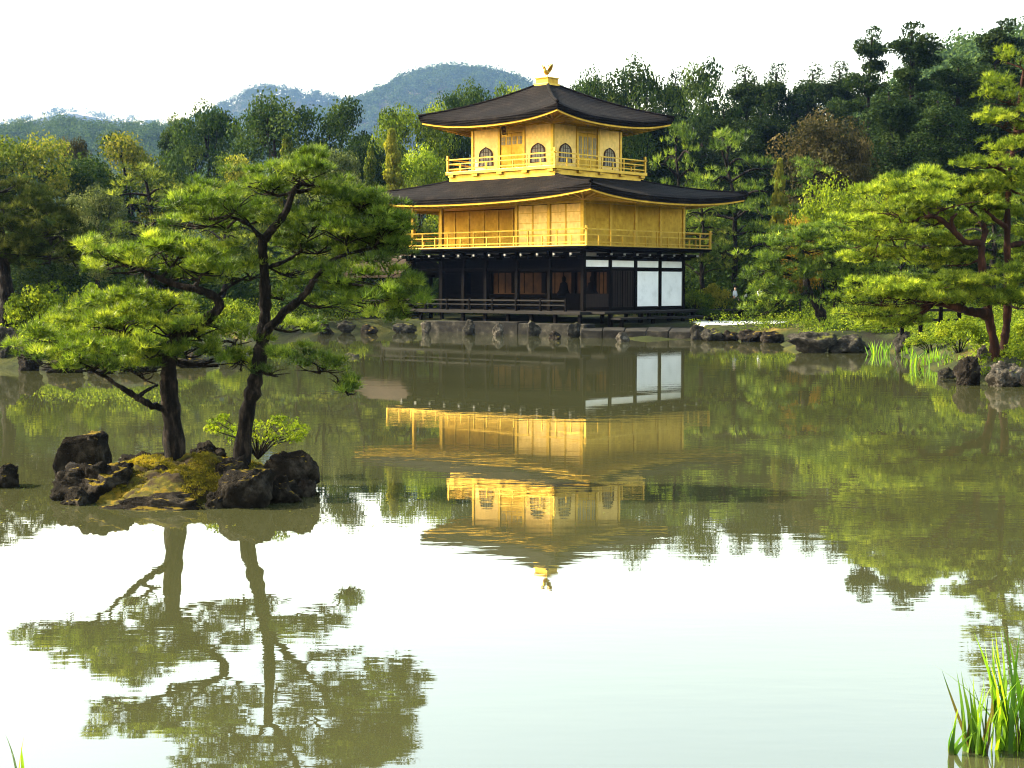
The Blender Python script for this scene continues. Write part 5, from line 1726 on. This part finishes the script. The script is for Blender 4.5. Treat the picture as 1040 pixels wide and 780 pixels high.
# ---------------------------------------------------------------- visitors glimpsed on the path beyond the pavilion
def skinned(name, verts, edges, radii, mat, parent, root=0):
    me = bpy.data.meshes.new(name)
    me.from_pydata([Vector(v) for v in verts], edges, [])
    me.materials.append(mat)
    o = link(name, me, parent)
    md = o.modifiers.new('skin', 'SKIN')
    md.use_smooth_shade = True
    for i, r_ in enumerate(radii):
        sv = me.skin_vertices[0].data[i]
        sv.radius = (r_, r_) if not isinstance(r_, tuple) else r_
        sv.use_root = i == root
    ss = o.modifiers.new('sub', 'SUBSURF'); ss.levels = 1; ss.render_levels = 1
    return o


M['skin'] = noisy('skin', [(0.3, (0.42, 0.25, 0.17)), (0.7, (0.48, 0.3, 0.21))], 6, 0.6, 0, .01)
M['hair'] = noisy('black_hair', [(0.3, (0.01, 0.008, 0.007)), (0.7, (0.02, 0.016, 0.014))], 20, 0.6, 0, .01)
M['shirt'] = noisy('white_shirt', [(0.3, (0.62, 0.66, 0.74)), (0.7, (0.72, 0.76, 0.84))], 6, 0.9, 0, .01)
M['trousers'] = noisy('dark_trousers', [(0.3, (0.02, 0.022, 0.03)), (0.7, (0.035, 0.038, 0.05))], 6, 0.9, 0, .01)


def person(px, Y, h, rz, step, label):
    x = (px - 520) / FPX * Y
    zb = gz(x, Y)
    p = thing('person', label, 'person', (x, Y, zb), rz)
    k = h / 1.7
    p.scale = (k, k, k)
    s = step
    V = [(0, 0, .95), (0, .01, 1.15), (0, 0, 1.36), (0, 0, 1.46), (0, -.02, 1.60),
         (-.17, 0, 1.38), (-.22, .04 * s, 1.10), (-.21, -.10 * s, .86), (-.20, -.14 * s, .78),
         (.17, 0, 1.38), (.22, -.06 * s, 1.10), (.22, -.16, .90), (.20, -.20, .82),
         (-.09, 0, .90), (-.10, -.10 * s, .50), (-.10, .04 * s, .09), (-.10, -.12 + .04 * s, .05),
         (.09, 0, .90), (.10, .08 * s, .50), (.10, .16 * s, .10), (.10, .04 * s, .05)]
    E = [(0, 1), (1, 2), (2, 3), (3, 4), (2, 5), (5, 6), (6, 7), (7, 8), (2, 9), (9, 10), (10, 11), (11, 12), (0, 13), (13, 14), (14, 15), (15, 16), (0, 17), (17, 18), (18, 19), (19, 20)]
    Rd = [(.15, .10), (.14, .09), (.15, .09), .055, (.085, .10), .055, .042, .034, .03, .055, .042, .034, .03, .08, .055, .042, .035, .08, .055, .042, .035]
    skinned('body', V, E, Rd, M['skin'], p)
    skinned('shirt', [V[0], V[1], V[2], V[5], V[6], V[9], V[10]], [(0, 1), (1, 2), (2, 3), (3, 4), (2, 5), (5, 6)], [(.175, .125), (.165, .115), (.17, .11), .07, .062, .07, .062], M['shirt'], p)
    skinned('trousers', [V[0], V[13], V[14], V[15], V[17], V[18], V[19]], [(0, 1), (1, 2), (2, 3), (0, 4), (4, 5), (5, 6)], [(.165, .115), .098, .072, .062, .098, .072, .062], M['trousers'], p)
    skinned('hair', [(0, .02, 1.62), (0, .03, 1.68), (0, -.01, 1.72)], [(0, 1), (1, 2)], [(.092, .10), (.095, .105), (.06, .07)], M['hair'], p)


person(746, 83.5, 1.70, 1.2, 1, 'person in white shirt walking behind the yellow-tipped shrub')
person(757, 85.0, 1.62, 1.4, -.6, 'person in pale shirt following behind the one by the yellow-tipped shrub')
person(771, 84.0, 1.72, -1.3, .8, 'person in white shirt nearest the leaning pine on the far path')


# ---------------------------------------------------------------- fallen leaves and pollen afloat
rng = np.random.default_rng(515)
n = 420
yy = np.concatenate([rng.uniform(390, 560, 300), rng.uniform(560, 780, 120)]); yy = np.where(yy > 540, rng.uniform(385, 540, n), yy); xx = np.where(rng.uniform(size=n) < .45, rng.uniform(-20, 330, n), rng.uniform(0, 1050, n))
pts = np.array([W(a, b_, .006)[:] for a, b_ in zip(xx, yy)])
sgn = signed_pond(pts[:, 0], pts[:, 1]) < -.3
pts = pts[sgn]
o = link('floating_leaves', np_mesh('floating_leaves', *(lambda v: (v[0], v[1], M['golden'], v[2]))(leaf_cards(rng, pts, np.tile([0, 0, 1.0], (len(pts), 1)) + rng.normal(0, .05, (len(pts), 3)), .035))))
tag(o, 'scattered fallen leaves floating on the pond', 'leaves', kind='stuff')
